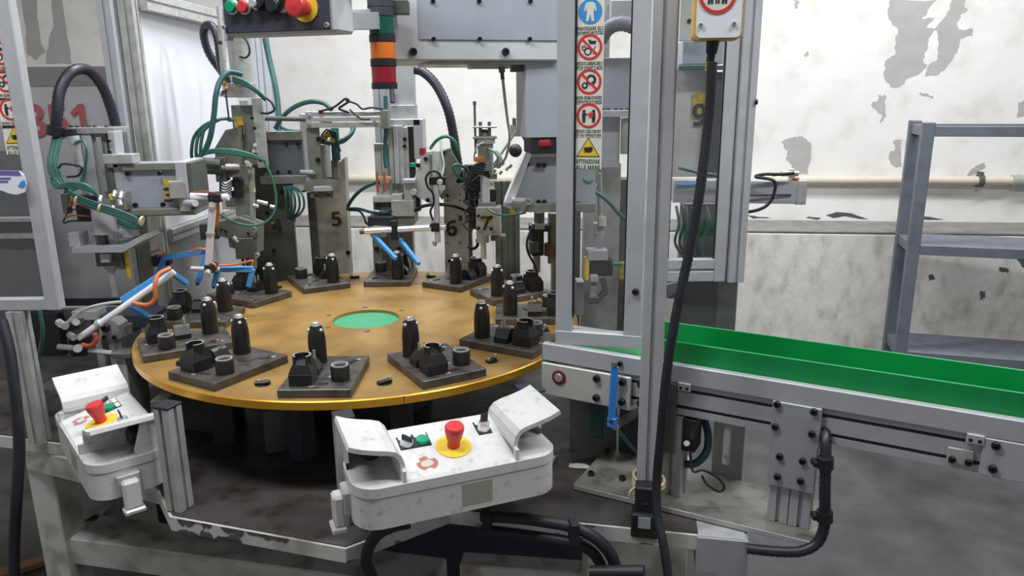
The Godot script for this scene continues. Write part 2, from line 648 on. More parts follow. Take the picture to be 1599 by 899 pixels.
func setting() -> void:
	structure("floor", Mb.new().bx(Vector3(0.4, -0.05, -0.6), Vector3(8.4, 0.1, 8.2), 0, 0), M.floor)
	structure("ceiling", Mb.new().bx(Vector3(0.4, 3.46, -0.6), Vector3(8.4, 0.1, 8.2), 0, 0), M.ceiling)
	structure("wall_left", Mb.new().bx(Vector3(-3.45, 1.7, -0.6), Vector3(0.12, 3.45, 8.0), 0, 0), M.wall)
	structure("wall_right", Mb.new().bx(Vector3(4.25, 1.7, -0.6), Vector3(0.12, 3.45, 8.0), 0, 0), M.wall)
	structure("wall_front", Mb.new().bx(Vector3(0.4, 1.7, 2.9), Vector3(7.8, 3.45, 0.12), 0, 0), M.wall)
	# the back wall stands a little askew; its foot is a thicker footing with a dusty ledge
	var w := Node3D.new()
	w.name = "wall_back"
	w.set_meta("kind", "structure")
	add_child(w)
	w.position = Vector3(0, 0, -4.10)
	w.rotation.y = deg_to_rad(-7.4)
	part("wall_face", Mb.new().bx(Vector3(0.4, 1.71, -0.08), Vector3(8.4, 3.44, 0.16), 0, 0), M.wall, w)
	part("footing", Mb.new().bx(Vector3(0.4, 0.468, 0.1635), Vector3(8.4, 0.936, 0.327), 0, 0.008), M.plinth, w)
	part("footing_ledge", Mb.new().bx(Vector3(0.4, 0.9415, 0.1635), Vector3(8.4, 0.011, 0.327), 0, 0.004), M.ledge, w)
	var inv := w.transform.affine_inverse()
	var zf := w.transform.basis.z
	# bare plaster where the paint has come off
	var peels := [
		[[1390, 0], [1462, 0], [1448, 18], [1440, 30], [1460, 28], [1446, 42], [1462, 44], [1450, 60], [1448, 78], [1441, 92], [1447, 104], [1436, 114], [1418, 122], [1404, 136], [1390, 136], [1380, 118], [1382, 96], [1397, 86], [1398, 62], [1402, 46], [1388, 30], [1386, 14]],
		[[1487, 0], [1508, 0], [1507, 12], [1512, 14], [1500, 22], [1495, 40], [1500, 46], [1518, 44], [1519, 56], [1500, 60], [1495, 78], [1488, 92], [1474, 110], [1458, 118], [1444, 118], [1450, 102], [1464, 92], [1465, 72], [1464, 52], [1460, 44], [1472, 30], [1484, 14]],
		[[1371, 149], [1383, 149], [1383, 166], [1384, 182], [1374, 193], [1377, 178], [1362, 168], [1362, 160], [1371, 156]],
		[[1437, 144], [1457, 150], [1456, 154], [1437, 148]],
		[[1220, 222], [1243, 213], [1252, 212], [1266, 222], [1264, 256], [1262, 272], [1240, 272], [1236, 256], [1228, 250], [1230, 236]],
		[[1395, 220], [1408, 217], [1408, 262], [1394, 258], [1388, 248], [1390, 238], [1400, 232]],
		[[1240, 0], [1248, 2], [1247, 12], [1240, 14]],
		[[1256, 84], [1262, 80], [1264, 87], [1256, 87]],
		[[1590, 160], [1612, 150], [1612, 182], [1588, 184]],
		[[1520, 262], [1536, 254], [1540, 258], [1526, 270], [1510, 274]],
		[[30, -20], [55, -20], [64, 70], [72, 80], [56, 94], [42, 84], [40, 40]],
		[[80, -20], [94, -20], [110, 80], [112, 100], [72, 100], [76, 60], [84, 40]],
	]
	for p in peels:
		var poly := []
		for q in p:
			poly.append(on_plane(q[0], q[1], w.transform, 0.0))
		var b := Mb.new()
		b.prism(ragged(poly, 0.006, 4), 0.0012, Transform3D(Basis(), Vector3(0, 0, -0.0002)))
		part("bare_plaster_patch", b, M.bare_plaster, w)
		# the rim of the paint film stands up round the bare patch
	for p in [[[1166, 335], [1182, 338], [1204, 340], [1176, 341]], [[1262, 338], [1282, 340], [1276, 343], [1258, 340]], [[1290, 336], [1305, 331], [1330, 333], [1344, 338], [1356, 342], [1340, 341], [1318, 337], [1300, 340]], [[1418, 336], [1448, 338], [1474, 342], [1450, 343], [1420, 341]], [[585, 332], [602, 330], [606, 338], [590, 341]]]:
		var poly := []
		for q in p:
			poly.append(on_plane(q[0], q[1], w.transform, 0.0))
		part("crack", Mb.new().prism(ragged(poly, 0.002, 3), 0.0014), M.steel_dark, w)
	for p in [[[1560, 416], [1575, 420], [1574, 426], [1560, 422]], [[1530, 455], [1538, 454], [1538, 464], [1530, 468]], [[1588, 405], [1604, 404], [1604, 420], [1594, 414]], [[1450, 430], [1456, 428], [1460, 436], [1450, 438]], [[598, 352], [606, 350], [608, 360], [600, 360]]]:
		var poly := []
		for q in p:
			poly.append(on_plane(q[0], q[1], w.transform, 0.327))
		part("chipped_hole", Mb.new().prism(ragged(poly, 0.004, 3), 0.0012, Transform3D(Basis(), Vector3(0, 0, 0.327))), M.steel_dark, w)
	# painted pipe along the wall with its clips
	var y0 := on_plane(1260, 281, w.transform, 0.03).y
	var pipe := thing("wall_pipe", "cream painted pipe running level along the back wall above the ledge", "pipe", w.transform * Vector3(0.4, y0, 0.03), -7.4)
	part("pipe_run", Mb.new().cyl(Vector3(-4.0, 0, 0), Vector3(3.8, 0, 0), 0.022, -1, 20), M.pipe, pipe)
	for u in [1530.0, 520.0]:
		var q := on_plane(u, 282, w.transform, 0.03)
		part("pipe_clip", Mb.new().lathe(Vector3(q.x - 0.4 - 0.012, 0, 0), [Vector2(0.024, 0), Vector2(0.033, 0), Vector2(0.033, 0.024), Vector2(0.024, 0.024)], Vector3.RIGHT, 20).bx(Vector3(q.x - 0.4, 0.034, -0.004), Vector3(0.012, 0.022, 0.05)), M.steel_dark, pipe)
	var q2 := on_plane(1600, 282, w.transform, 0.03)
	part("pipe_socket", Mb.new().cyl(Vector3(q2.x - 0.46, 0, 0), Vector3(q2.x - 0.33, 0, 0), 0.03, -1, 20), M.alu_dull, pipe)


# where a line of sight meets the plane z = off of the frame t, in that frame's x and y
func on_plane(u: float, v: float, t: Transform3D, off: float) -> Vector2:
	var a := t.affine_inverse() * EYE
	var b := t.affine_inverse() * at(u, v, 1.0)
	var k := (off - a.z) / (b.z - a.z)
	var p := a + (b - a) * k
	return Vector2(p.x, p.y)


func machine_base() -> void:
	var t := thing("machine_base", "white painted steel machine stand with chipped edges and a dirty deck", "machine base", Vector3(-0.5, 0, -2.1))
	var deck := [Vector2(-1.75, 1.99), Vector2(-1.2, 1.84), Vector2(-0.875, 1.64), Vector2(-0.761, 1.477), Vector2(-0.345, 1.349), Vector2(-0.147, 1.493), Vector2(0.39, 1.383), Vector2(0.47, 1.9), Vector2(0.6, 3.1), Vector2(-1.6, 3.1), Vector2(-1.75, 2.5)]
	var flat := Transform3D(Basis(Vector3.RIGHT, Vector3.FORWARD, Vector3.UP), Vector3.ZERO)   # polygon y goes away from the camera
	var b := mw(t)
	flat.origin.y = 0.664
	b.prism(deck, 0.033, flat)
	part("deck_plate", b, M.white_paint, t)
	b = mw(t)
	flat.origin.y = 0.697
	var inner := Geometry2D.offset_polygon(PackedVector2Array(deck), -0.006)
	b.prism(Array(inner[0]), 0.003, flat)
	part("deck_sheet", b, M.deck, t, "dirty dark steel sheet on the deck")
	# bare chips on the front edge, the worst along the left front
	for k in 22:
		var s := 3 if k < 10 else (5 if k < 18 else 4)
		var f0 := rng.randf_range(0.0, 0.62) if s == 3 else rng.randf_range(0.03, 0.95)
		var p: Vector2 = deck[s].lerp(deck[s + 1], f0)
		var dr: Vector2 = (deck[s + 1] - deck[s]).normalized()
		b = mw(t)
		var top := rng.randf() < 0.6
		var fr := Transform3D(Basis(Vector3(dr.x, 0, -dr.y), Vector3.UP, Vector3(dr.x, 0, -dr.y).cross(Vector3.UP)), Vector3(p.x, 0.6965 if top else 0.6645, -p.y))
		var blob := []
		var l := rng.randf_range(0.012, 0.045) if s == 3 else rng.randf_range(0.004, 0.016)
		var hh := rng.randf_range(0.006, 0.022) if s == 3 else rng.randf_range(0.003, 0.009)
		for q in 8:
			var h := hh * rng.randf_range(0.35, 1.0) * (0.3 if q in [0, 7] else 1.0)
			blob.append(Vector2(-l + 2.0 * l * q / 7, -h if top else h))
		blob.append(Vector2(l, 0))
		blob.append(Vector2(-l, 0))
		b.prism(blob, 0.0008, fr)
		part("paint_chip", b, M.steel_dark, t)
	# legs and lower beams
	var f: Vector3 = at(67, 749, 1.9)
	b = mw(t)
	b.bx(Vector3(f.x, 0.332, -1.945), Vector3(0.085, 0.664, 0.085), -12, 0.004)
	part("leg", b, M.white_paint, t)
	b = mw(t)
	b.bx(Vector3(0.30, 0.332, -1.64), Vector3(0.26, 0.664, 0.05), 11, 0.004)
	part("leg", b, M.white_paint, t)
	for x in [-0.1, -1.3]:
		b = mw(t)
		b.bx(Vector3(x, 0.332, -2.95), Vector3(0.09, 0.664, 0.09), 0, 0.004)
		part("leg", b, M.white_paint, t)
	b = mw(t)
	b.bar(Vector3(-1.30, 0.325, -1.985), Vector3(-0.2, 0.325, -1.74), 0.13, 0.085, Vector3.UP, 0.004)
	part("beam", b, M.white_paint, t, "lower front beam with a dusty top")
	b = mw(t)
	b.bar(Vector3(-1.3, 0.325, -2.0), Vector3(-1.3, 0.325, -2.95), 0.09, 0.085, Vector3.UP, 0.004)
	part("beam", b, M.white_paint, t)
	b = mw(t)
	b.bar(Vector3(-1.35, 0.628, -1.93), Vector3(-0.86, 0.628, -1.72), 0.06, 0.07, Vector3.UP, 0.004)
	part("beam", b, M.white_paint, t)
	b = mw(t)
	b.bar(Vector3(-0.14, 0.36, -1.74), Vector3(0.3, 0.36, -1.68), 0.06, 0.10, Vector3.UP, 0.004)
	part("beam", b, M.white_paint, t)
	# dark panels under the deck
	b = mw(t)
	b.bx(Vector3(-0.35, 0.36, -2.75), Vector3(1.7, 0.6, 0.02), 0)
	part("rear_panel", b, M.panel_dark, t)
	# short slotted posts on the deck corners that carry the two-hand controls
	for p in [[-0.752, 1.512, -20.0], [-0.356, 1.45, 20.0]]:
		b = mw(t)
		profile(b, Vector3(p[0], 0.701, -p[1]), Vector3(p[0], 0.945, -p[1]), 0.042, p[2])
		var post := part("post", b, M.alu_dull, t)
		b = mw(t)
		b.bx(Vector3(p[0], 0.948, -p[1]), Vector3(0.044, 0.006, 0.044), p[2])
		part("end_cap", b, M.black_plastic, post)
	var q := at(828, 604, 1.62)
	b = mw(t)
	profile(b, Vector3(q.x, 0.701, q.z), Vector3(q.x, q.y - 0.006, q.z), 0.042, 20)
	var third := part("post", b, M.alu_dull, t)
	b = mw(t)
	b.bx(q - Vector3(0, 0.003, 0), Vector3(0.056, 0.006, 0.056), 20)
	part("end_cap", b, M.panel_dark, third)
	# mounting plates lying on the deck in front of the conveyor
	b = mw(t)
	b.bar(at(690, 612, 1.78) * Vector3(1, 0, 1) + Vector3(0, 0.705, 0), Vector3(0.10, 0.705, -1.70), 0.06, 0.008)
	part("foot_plate", b, M.alu_dull, t)
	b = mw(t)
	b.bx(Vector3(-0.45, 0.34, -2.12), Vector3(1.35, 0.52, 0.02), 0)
	part("added_shade_panel", b, M.panel_dark, t)  # added dark sheet standing in for the deep shade under the deck
	# drive housing and valve boxes under the table
	b = mw(t)
	b.cyl(Vector3(-0.438, 0.70, -2.149), Vector3(-0.438, 0.90, -2.149), 0.19, -1, 32)
	part("indexing_drive", b, M.panel_dark, t)
	b = mw(t)
	b.bx(Vector3(-0.62, 0.76, -1.86), Vector3(0.10, 0.12, 0.16), 20)
	part("valve_box", b, M.steel_dark, t)
	b = mw(t)
	b.bx(Vector3(-0.86, 0.79, -1.98), Vector3(0.12, 0.18, 0.14), -15)
	part("valve_box", b, M.steel_dark, t)
	for i in 3:
		var a := 0.5 + i * 0.5
		b = mw(t)
		b.bx(Vector3(-0.438 + 0.52 * sin(a - 1.2), 0.79, -2.149 + 0.40 * cos(a - 1.2)), Vector3(0.05, 0.18, 0.05), rad_to_deg(a))
		part("support_block", b, M.panel_dark, t)


const HUB := Vector3(-0.438, 0.95, -2.149)
const TR := 0.632

func table() -> void:
	var t := thing("rotary_table", "large round gold anodised indexing table with a green disc at its centre", "turntable", HUB)
	part("table_top", Mb.new().lathe(Vector3.ZERO, [Vector2(0.098, -0.022), Vector2(TR - 0.002, -0.022)], Vector3.UP, 96).lathe(Vector3.ZERO, [Vector2(TR - 0.0025, 0), Vector2(0.098, 0), Vector2(0.098, -0.022)], Vector3.UP, 96), M.gold, t)
	part("table_rim", Mb.new().lathe(Vector3.ZERO, [Vector2(TR - 0.0025, -0.022), Vector2(TR, -0.020), Vector2(TR, -0.0025), Vector2(TR - 0.0025, 0)], Vector3.UP, 128), M.gold_edge, t, "bright bevelled gold rim of the table")
	part("hub_cover", Mb.new().lathe(Vector3.ZERO, [Vector2(0.098, -0.03), Vector2(0.098, -0.009), Vector2(0.0, -0.009)], Vector3.UP, 64), M.hub_green, t, "green disc set in the middle of the table")
	for k in 6:
		var a := deg_to_rad(18 + k * 60)
		part("hub_screw", Mb.new().lathe(Vector3(cos(a) * 0.128, 0, sin(a) * 0.128), [Vector2(0.0085, 0), Vector2(0.0085, 0.001), Vector2(0.006, 0.0012), Vector2(0.005, 0.0004), Vector2(0, 0.0004)], Vector3.UP, 16), M.steel_dark, t)
	for k in 12:
		var a := deg_to_rad(k * 30 + 15)
		var d := Vector3(sin(a), 0, cos(a))
		var tt := Vector3(cos(a), 0, -sin(a))
		var yaw := rad_to_deg(a) + rng.randf_range(-25, 25)
		var p := d * 0.545
		var cl := part("locating_clamp", Mb.new().lathe(p, [Vector2(0.017, 0), Vector2(0.017, 0.001), Vector2(0.0, 0.001)], Vector3.UP, 18).bx(p + Vector3(0, 0.0045, 0), Vector3(0.036, 0.007, 0.012), yaw), M.black_steel, t)
		part("clamp_screw", Mb.new().cyl(p + tt * 0.012 + Vector3(0, 0.008, 0), p + tt * 0.012 + Vector3(0, 0.016, 0), 0.0045).cyl(p - tt * 0.010 + Vector3(0, 0.008, 0), p - tt * 0.010 + Vector3(0, 0.010, 0), 0.004), M.steel, cl)
	# joint lines between the table's segments on the rim
	for a in [18.0, 100.0, -62.0]:
		var d := Vector3(sin(deg_to_rad(a)), 0, cos(deg_to_rad(a)))
		part("rim_joint", Mb.new().bx(d * (TR - 0.0012) + Vector3(0, -0.011, 0), Vector3(0.0022, 0.018, 0.003), a, 0), M.steel_dark, t)


func make_fixture() -> Node3D:   # z points outwards from the hub, x to the right as seen by the operator
	var t := Node3D.new()
	part("base_plate", plate_with_slots(), M.black_plate, t)
	for h in [[0.016, -0.024, 18.0], [0.012, 0.078, 10.0], [0.05, -0.066, 60.0]]:   # slots: dark inlaid bottoms with a bright rim
		part("slot", Mb.new().box(Transform3D(Basis(Vector3.UP, deg_to_rad(h[2])), Vector3(h[0], 0.0203, h[1])), Vector3(0.024, 0.0014, 0.010), 0.0), M.ink_black, t)
	for h in [[0.02, 0.035], [0.062, -0.082], [-0.01, 0.094]]:
		part("dowel", Mb.new().cyl(Vector3(h[0], 0.019, h[1]), Vector3(h[0], 0.0212, h[1]), 0.0055, -1, 14), M.steel, t)
	# upright pin with a domed nose and side balls
	var p := Vector3(-0.034, 0.02, -0.068)
	var pin := part("bullet_post", Mb.new().lathe(p, [Vector2(0.0215, 0), Vector2(0.0215, 0.052), Vector2(0.0205, 0.064), Vector2(0.0185, 0.076), Vector2(0.016, 0.086), Vector2(0.0125, 0.0935)], Vector3.UP, 24), M.black_steel, t)
	part("nose", Mb.new().lathe(p, [Vector2(0.0125, 0.0935), Vector2(0.010, 0.0965), Vector2(0.0095, 0.099), Vector2(0.006, 0.1012), Vector2(0, 0.1015)], Vector3.UP, 20), M.steel, pin, "bright worn tip")
	for s in [0.6, 2.7, 4.8]:
		part("ball", Mb.new().ball(p + Vector3(cos(s) * 0.0175, 0.083, sin(s) * 0.0175), 0.0045), M.chrome, pin, "bright steel ball")
	# wedge with a split nose and two pins
	p = Vector3(-0.036, 0.02, 0.0)
	var wd := part("wedge_block", wedge(p), M.black_steel, t)
	part("wedge_face", Mb.new().prism([Vector2(0, 0.033), Vector2(0.008, 0.018), Vector2(0, 0.004), Vector2(-0.008, 0.018)], 0.0014, Transform3D(Basis(Vector3.RIGHT, deg_to_rad(-38)), p + Vector3(0.004, 0.004, 0.0255))), M.steel, wd, "bright ground face")
	for s in [-1.0, 1.0]:
		part("pin", Mb.new().cyl(p + Vector3(0.004 + s * 0.007, 0.03, -0.004), p + Vector3(0.004 + s * 0.007, 0.052, -0.004), 0.003, -1, 10), M.steel, wd)
	# cradle block with a half-round cup
	p = Vector3(-0.034, 0.02, 0.066)
	var cr := part("cradle_block", cradle(p), M.black_steel, t)
	var arc := []
	for k in 19:
		var a := deg_to_rad(-50 + k * 280.0 / 18)
		arc.append(Vector2(cos(a) * 0.0205, sin(a) * 0.0205))
	for k in 19:
		var a := deg_to_rad(230 - k * 280.0 / 18)
		arc.append(Vector2(cos(a) * 0.0170, sin(a) * 0.0170))
	part("cup_rim", Mb.new().prism(arc, 0.001, Transform3D(Basis(Vector3.RIGHT, Vector3.FORWARD, Vector3.UP), p + Vector3(0, 0.064, -0.003))), M.steel, cr, "bright worn lip of the cup")
	# ring seat
	p = Vector3(0.046, 0.02, 0.05)
	var rs := part("ring_seat", Mb.new().lathe(p, [Vector2(0.0212, 0), Vector2(0.0212, 0.032), Vector2(0.0197, 0.034), Vector2(0.0165, 0.034), Vector2(0.015, 0.03), Vector2(0, 0.03)], Vector3.UP, 28), M.black_steel, t)
	part("seat_rim", Mb.new().lathe(p, [Vector2(0.0194, 0.0335), Vector2(0.0191, 0.0362), Vector2(0.0156, 0.0362), Vector2(0.0144, 0.031)], Vector3.UP, 28), M.steel, rs, "bright worn ring")
	return t


func plate_with_slots() -> Mb:
	return Mb.new().box(Transform3D(Basis(), Vector3(0, 0.01, 0)), Vector3(0.163, 0.02, 0.222), 0.0016)


func wedge(p: Vector3) -> Mb:
	var b := Mb.new()
	var prof := [Vector2(-0.024, 0), Vector2(0.026, 0), Vector2(0.026, 0.012), Vector2(0.012, 0.031), Vector2(0.004, 0.036), Vector2(-0.008, 0.034), Vector2(-0.024, 0.014)]
	b.prism(prof, 0.04, Transform3D(Basis(), p + Vector3(0, 0, -0.016)))
	return b


func cradle(p: Vector3) -> Mb:
	var b := Mb.new()
	b.box(Transform3D(Basis(), p + Vector3(0, 0.0135, 0)), Vector3(0.052, 0.027, 0.052), 0.001)
	# shoulders taper in to a round socket that is cut open towards the operator
	var lo := [Vector3(-0.026, 0.027, -0.026), Vector3(0.026, 0.027, -0.026), Vector3(0.026, 0.027, 0.026), Vector3(-0.026, 0.027, 0.026)]
	var hi := [Vector3(-0.0195, 0.052, -0.023), Vector3(0.0195, 0.052, -0.023), Vector3(0.0185, 0.046, 0.017), Vector3(-0.0185, 0.046, 0.017)]
	for k in 4:
		var q := (k + 1) % 4
		b.quad(p + lo[k], p + lo[q], p + hi[q], p + hi[k], (lo[k] + lo[q]) * Vector3(1, 0, 1))
	b.quad(p + hi[0], p + hi[1], p + hi[2], p + hi[3], Vector3.UP)
	var c := []
	for k in 19:
		var a := deg_to_rad(-50 + k * 280.0 / 18)
		c.append(Vector2(cos(a) * 0.0212, sin(a) * 0.0212))
	for k in 19:
		var a := deg_to_rad(230 - k * 280.0 / 18)
		c.append(Vector2(cos(a) * 0.0165, sin(a) * 0.0165))
	b.prism(c, 0.030, Transform3D(Basis(Vector3.RIGHT, Vector3.FORWARD, Vector3.UP), p + Vector3(0, 0.034, -0.003)))
	return b


func fixtures() -> void:
	var where := [
		"black fixture plate at the front edge of the gold table, above the front two-hand control",
		"black fixture plate at the front right of the gold table, between two rim clamps",
		"black fixture plate on the right of the gold table beside the conveyor end",
		"black fixture plate on the right, cut off by the guard door, behind the conveyor end",
		"black fixture plate under the sloped grey bracket at the back right of the table",
		"black fixture plate at the back rim between the pillar marked 6 and the screw spindle",
		"black fixture plate under the two blue diagonal legs at the back rim",
		"black fixture plate at the back rim in front of the pillar marked 5",
		"black fixture plate under the small level blue fork at the back left rim",
		"black fixture plate on the left, just below the tip of the long white rod",
		"black fixture plate touching the far left rim beside the aluminium bracket stand",
		"black fixture plate at the front left of the gold table, above the left two-hand control",
	]
	var proto := make_fixture()
	for k in 12:
		var t: Node3D = proto if k == 0 else proto.duplicate()
		t.name = numbered("part_fixture")
		add_child(t)
		var a := deg_to_rad(k * 30.0)
		t.position = HUB + Vector3(sin(a), 0, cos(a)) * 0.5
		t.rotation.y = a
		tag(t, where[k], "fixture", "black part fixtures round the gold table")


func conveyor() -> void:
	var t := thing("belt_conveyor", "slim conveyor with bright green side guards running out to the right of the machine", "conveyor", Vector3(0.075, 0, -1.666), -29.08)
	var l := 1.42
	var along := Transform3D(Basis(Vector3.FORWARD, Vector3.UP, Vector3.RIGHT), Vector3.ZERO)   # section x goes to -z, extruded along x
	part("side_rail", Mb.new().bx(Vector3(l / 2 - 0.005, 1.009, -0.006), Vector3(l, 0.042, 0.018), 0, 0.002), M.alu, t)
	part("side_rail", Mb.new().bx(Vector3(l / 2 - 0.005, 1.009, -0.152), Vector3(l, 0.042, 0.018), 0, 0.002), M.alu, t)
	var sec := []
	for p in [[0.004, 0.9145], [0.004, 0.929], [0.012, 0.929], [0.012, 0.937], [0.004, 0.937], [0.004, 0.968], [0.012, 0.968], [0.012, 0.976], [0.004, 0.976], [0.004, 0.988], [0.15, 0.988], [0.15, 0.9145]]:
		sec.append(Vector2(p[0], p[1]))
	along.origin.x = 0.1
	part("beam", Mb.new().prism(sec, l - 0.1, along), M.alu, t)
	for y in [0.933, 0.972]:
		part("slot_shade", Mb.new().bx(Vector3(l / 2 + 0.05, y, -0.0095), Vector3(l - 0.1, 0.0078, 0.004), 0, 0), M.rubber, t)  # dark strips put in as the shade inside the beam slots
	part("belt", Mb.new().bx(Vector3(l / 2 + 0.01, 1.010, -0.079), Vector3(l, 0.004, 0.124), 0, 0), M.belt_green, t, "green conveyor belt")
	part("belt", Mb.new().cyl(Vector3(0.004, 0.99, -0.017), Vector3(0.004, 0.99, -0.141), 0.021), M.belt_green, t)
	part("side_guard", Mb.new().bx(Vector3(l / 2 + 0.125, 1.044, -0.0185), Vector3(l - 0.25, 0.062, 0.004), 0, 0.0015), M.belt_green, t, "front green side guard")
	part("side_guard", Mb.new().bx(Vector3(l / 2 + 0.115, 1.046, -0.14), Vector3(l - 0.23, 0.066, 0.004), 0, 0.0015), M.belt_green, t, "rear green side guard")
	var ep := part("end_plate", Mb.new().bx(Vector3(0.107, 0.945, 0.0055), Vector3(0.221, 0.079, 0.009), 0, 0.002), M.alu_dull, t)
	ep.material_override = M.endplate
	for p in [[0.138, 0.970], [0.138, 0.923], [0.2, 0.972], [0.2, 0.925]]:
		bolt(t, Vector3(p[0], p[1], 0.010), Vector3.BACK, 0.0085)
	part("push_button", Mb.new().lathe(Vector3(0.043, 0.955, 0.010), [Vector2(0.0105, 0), Vector2(0.0105, 0.004), Vector2(0.009, 0.0055), Vector2(0, 0.0055)], Vector3.BACK, 28), M.steel, t, "bright metal button")
	part("button_ring", Mb.new().lathe(Vector3(0.043, 0.955, 0.010), [Vector2(0.0175, 0), Vector2(0.0175, 0.0025), Vector2(0.016, 0.0035), Vector2(0.0108, 0.0035), Vector2(0.0108, 0)], Vector3.BACK, 28), M.button_ring, t, "dark red ring")
	bolt(t, Vector3(0.19, 1.012, 0.004), Vector3.BACK, 0.006)
	for p in [[0.240, 0.971], [0.240, 0.926]]:
		bolt(t, Vector3(p[0], p[1], -0.001), Vector3.BACK, 0.009)
	# first column, with its bolted clamping plate
	var c1 := part("column", profile(Mb.new(), Vector3(0.312, 0.716, -0.03), Vector3(0.312, 0.91, -0.03), 0.05), M.alu_dull, t)
	part("clamp_plate", Mb.new().bx(Vector3(0.300, 0.905, 0.002), Vector3(0.042, 0.165, 0.008)), M.steel_dark, c1)
	for p in [[0.300, 0.975], [0.300, 0.938], [0.289, 0.872], [0.289, 0.832]]:
		bolt(t, Vector3(p[0], p[1], 0.006), Vector3.BACK, 0.0075)
	# wide column with its adaptor plate
	var c2 := part("column", profile(profile(Mb.new(), Vector3(0.545, 0.716, -0.024), Vector3(0.545, 0.91, -0.024), 0.042), Vector3(0.588, 0.716, -0.024), Vector3(0.588, 0.91, -0.024), 0.042), M.alu, t)
	part("adaptor_plate", Mb.new().bx(Vector3(0.566, 0.896, 0.003), Vector3(0.094, 0.186, 0.010), 0, 0.002), M.grey_plate, c2)
	for p in [[137, 323], [130, 398], [260, 348], [253, 422], [145, 498], [222, 513], [138, 565], [215, 580]]:
		var q := on_plane(1150 + p[0] / 2.1448, 480 + p[1] / 2.1448, t.transform, 0.008)
		bolt(t, Vector3(q.x, q.y, 0.008), Vector3.BACK, 0.0072)
	part("end_plate", Mb.new().bx(Vector3(1.01, 0.951, 0.0015), Vector3(0.252, 0.074, 0.006), 0, 0.002), M.alu, t)
	for p in [[1555, 695], [1550, 731]]:
		var q := on_plane(p[0], p[1], t.transform, 0.004)
		bolt(t, Vector3(q.x, q.y, 0.004), Vector3.BACK, 0.0075)
	for p in [[1060, 594, 1079, 612], [1510, 673, 1536, 695]]:
		var a := on_plane(p[0], p[1], t.transform, 0.0)
		var b := on_plane(p[2], p[3], t.transform, 0.0)
		var cx := (a.x + b.x) / 2
		var cy := (a.y + b.y) / 2
		var pc := part("clamp_block", Mb.new().bx(Vector3(cx, cy, 0.002), Vector3(b.x - a.x, 0.019, 0.012)), M.alu, t)
		for s in [-0.25, 0.25]:
			part("hole", Mb.new().cyl(Vector3(cx + s * (b.x - a.x), cy - 0.002, 0.0075), Vector3(cx + s * (b.x - a.x), cy - 0.002, 0.0086), 0.0036, -1, 12), M.black_plastic, pc)
	part("sensor_bracket", Mb.new().bx(Vector3(0.852, 0.942, 0.001), Vector3(0.042, 0.03, 0.006)), M.alu_dull, t)
	for s in [0.84, 0.866]:
		bolt(t, Vector3(s, 0.935, 0.004), Vector3.BACK, 0.0065)
	# foot plate on the deck
	var b := mw(t)
	var flat := Transform3D(Basis(Vector3.RIGHT, Vector3.FORWARD, Vector3.UP), Vector3(0, 0.702, 0))
	b.prism([Vector2(0.138, 1.571), Vector2(0.600, 1.330), Vector2(0.69, 1.48), Vector2(0.24, 1.76)], 0.013, flat)
	part("foot_plate", b, M.plate_dirty, t)
	b = mw(t)
	b.bar(Vector3(0.139, 0.7085, -1.5715), Vector3(0.6, 0.7085, -1.3305), 0.003, 0.0125, Vector3.UP, 0.0008)
	part("edge_highlight", b, M.alu, t, "bright front edge of the plate, a highlight put into its colour")  # lighter strip carries the highlight along the plate front in its colour
	for p in [[923, 741], [972, 748], [948, 706]]:
		var q := at(p[0], p[1], 1.6)
		var k := (0.716 - EYE.y) / (q.y - EYE.y)
		bolt(t, t.transform.affine_inverse() * (EYE + (q - EYE) * k), Vector3.UP, 0.008)
	# drive under the belt: motor plate with an oblong opening, roller and bracket
	b = mw(t)
	slab(b, 888, 612, 962, 715, 1.76, 0.012, -20)
	var mp := part("motor_plate", b, M.steel_dark, t)
	b = mw(t)
	slab(b, 921, 630, 941, 682, 1.752, 0.004, -20)
	part("sight_slot", b, M.hose_teal, mp)
	b = mw(t)
	slab(b, 965, 640, 1000, 740, 1.72, 0.10, -29)
	part("drive_motor", b, M.panel_dark, t)
	b = mw(t)
	b.cyl(at(962, 664, 1.56), at(1000, 640, 1.68), 0.0095)
	var ro := part("tie_rod", b, M.steel_dark, t)
	b = mw(t)
	b.cyl(at(959, 666, 1.555), at(962, 664, 1.56), 0.0085)
	part("rod_end", b, M.chrome, ro)
	# small parts between the two columns
	b = mw(t)
	slab(b, 1064, 655, 1086, 705, 1.50, 0.05, -29)
	part("valve_body", b, M.black_plastic, t)
	b = mw(t)
	b.cyl(at(1074, 692, 1.49), at(1072, 692, 1.46), 0.006)
	part("rod_end", b, M.chrome, t)
	b = mw(t)
	slab(b, 1129, 662, 1140, 726, 1.47, 0.01, -29)
	var sb := part("strap_bar", b, M.alu, t)
	b = mw(t)
	b.cyl(at(1134, 714, 1.465), at(1134, 714, 1.45), 0.005)
	part("bolt", b, M.steel_dark, sb)
	b = mw(t)
	slab(b, 1112, 648, 1160, 775, 1.62, 0.02, -29)
	part("cover_plate", b, M.alu_dull, t)


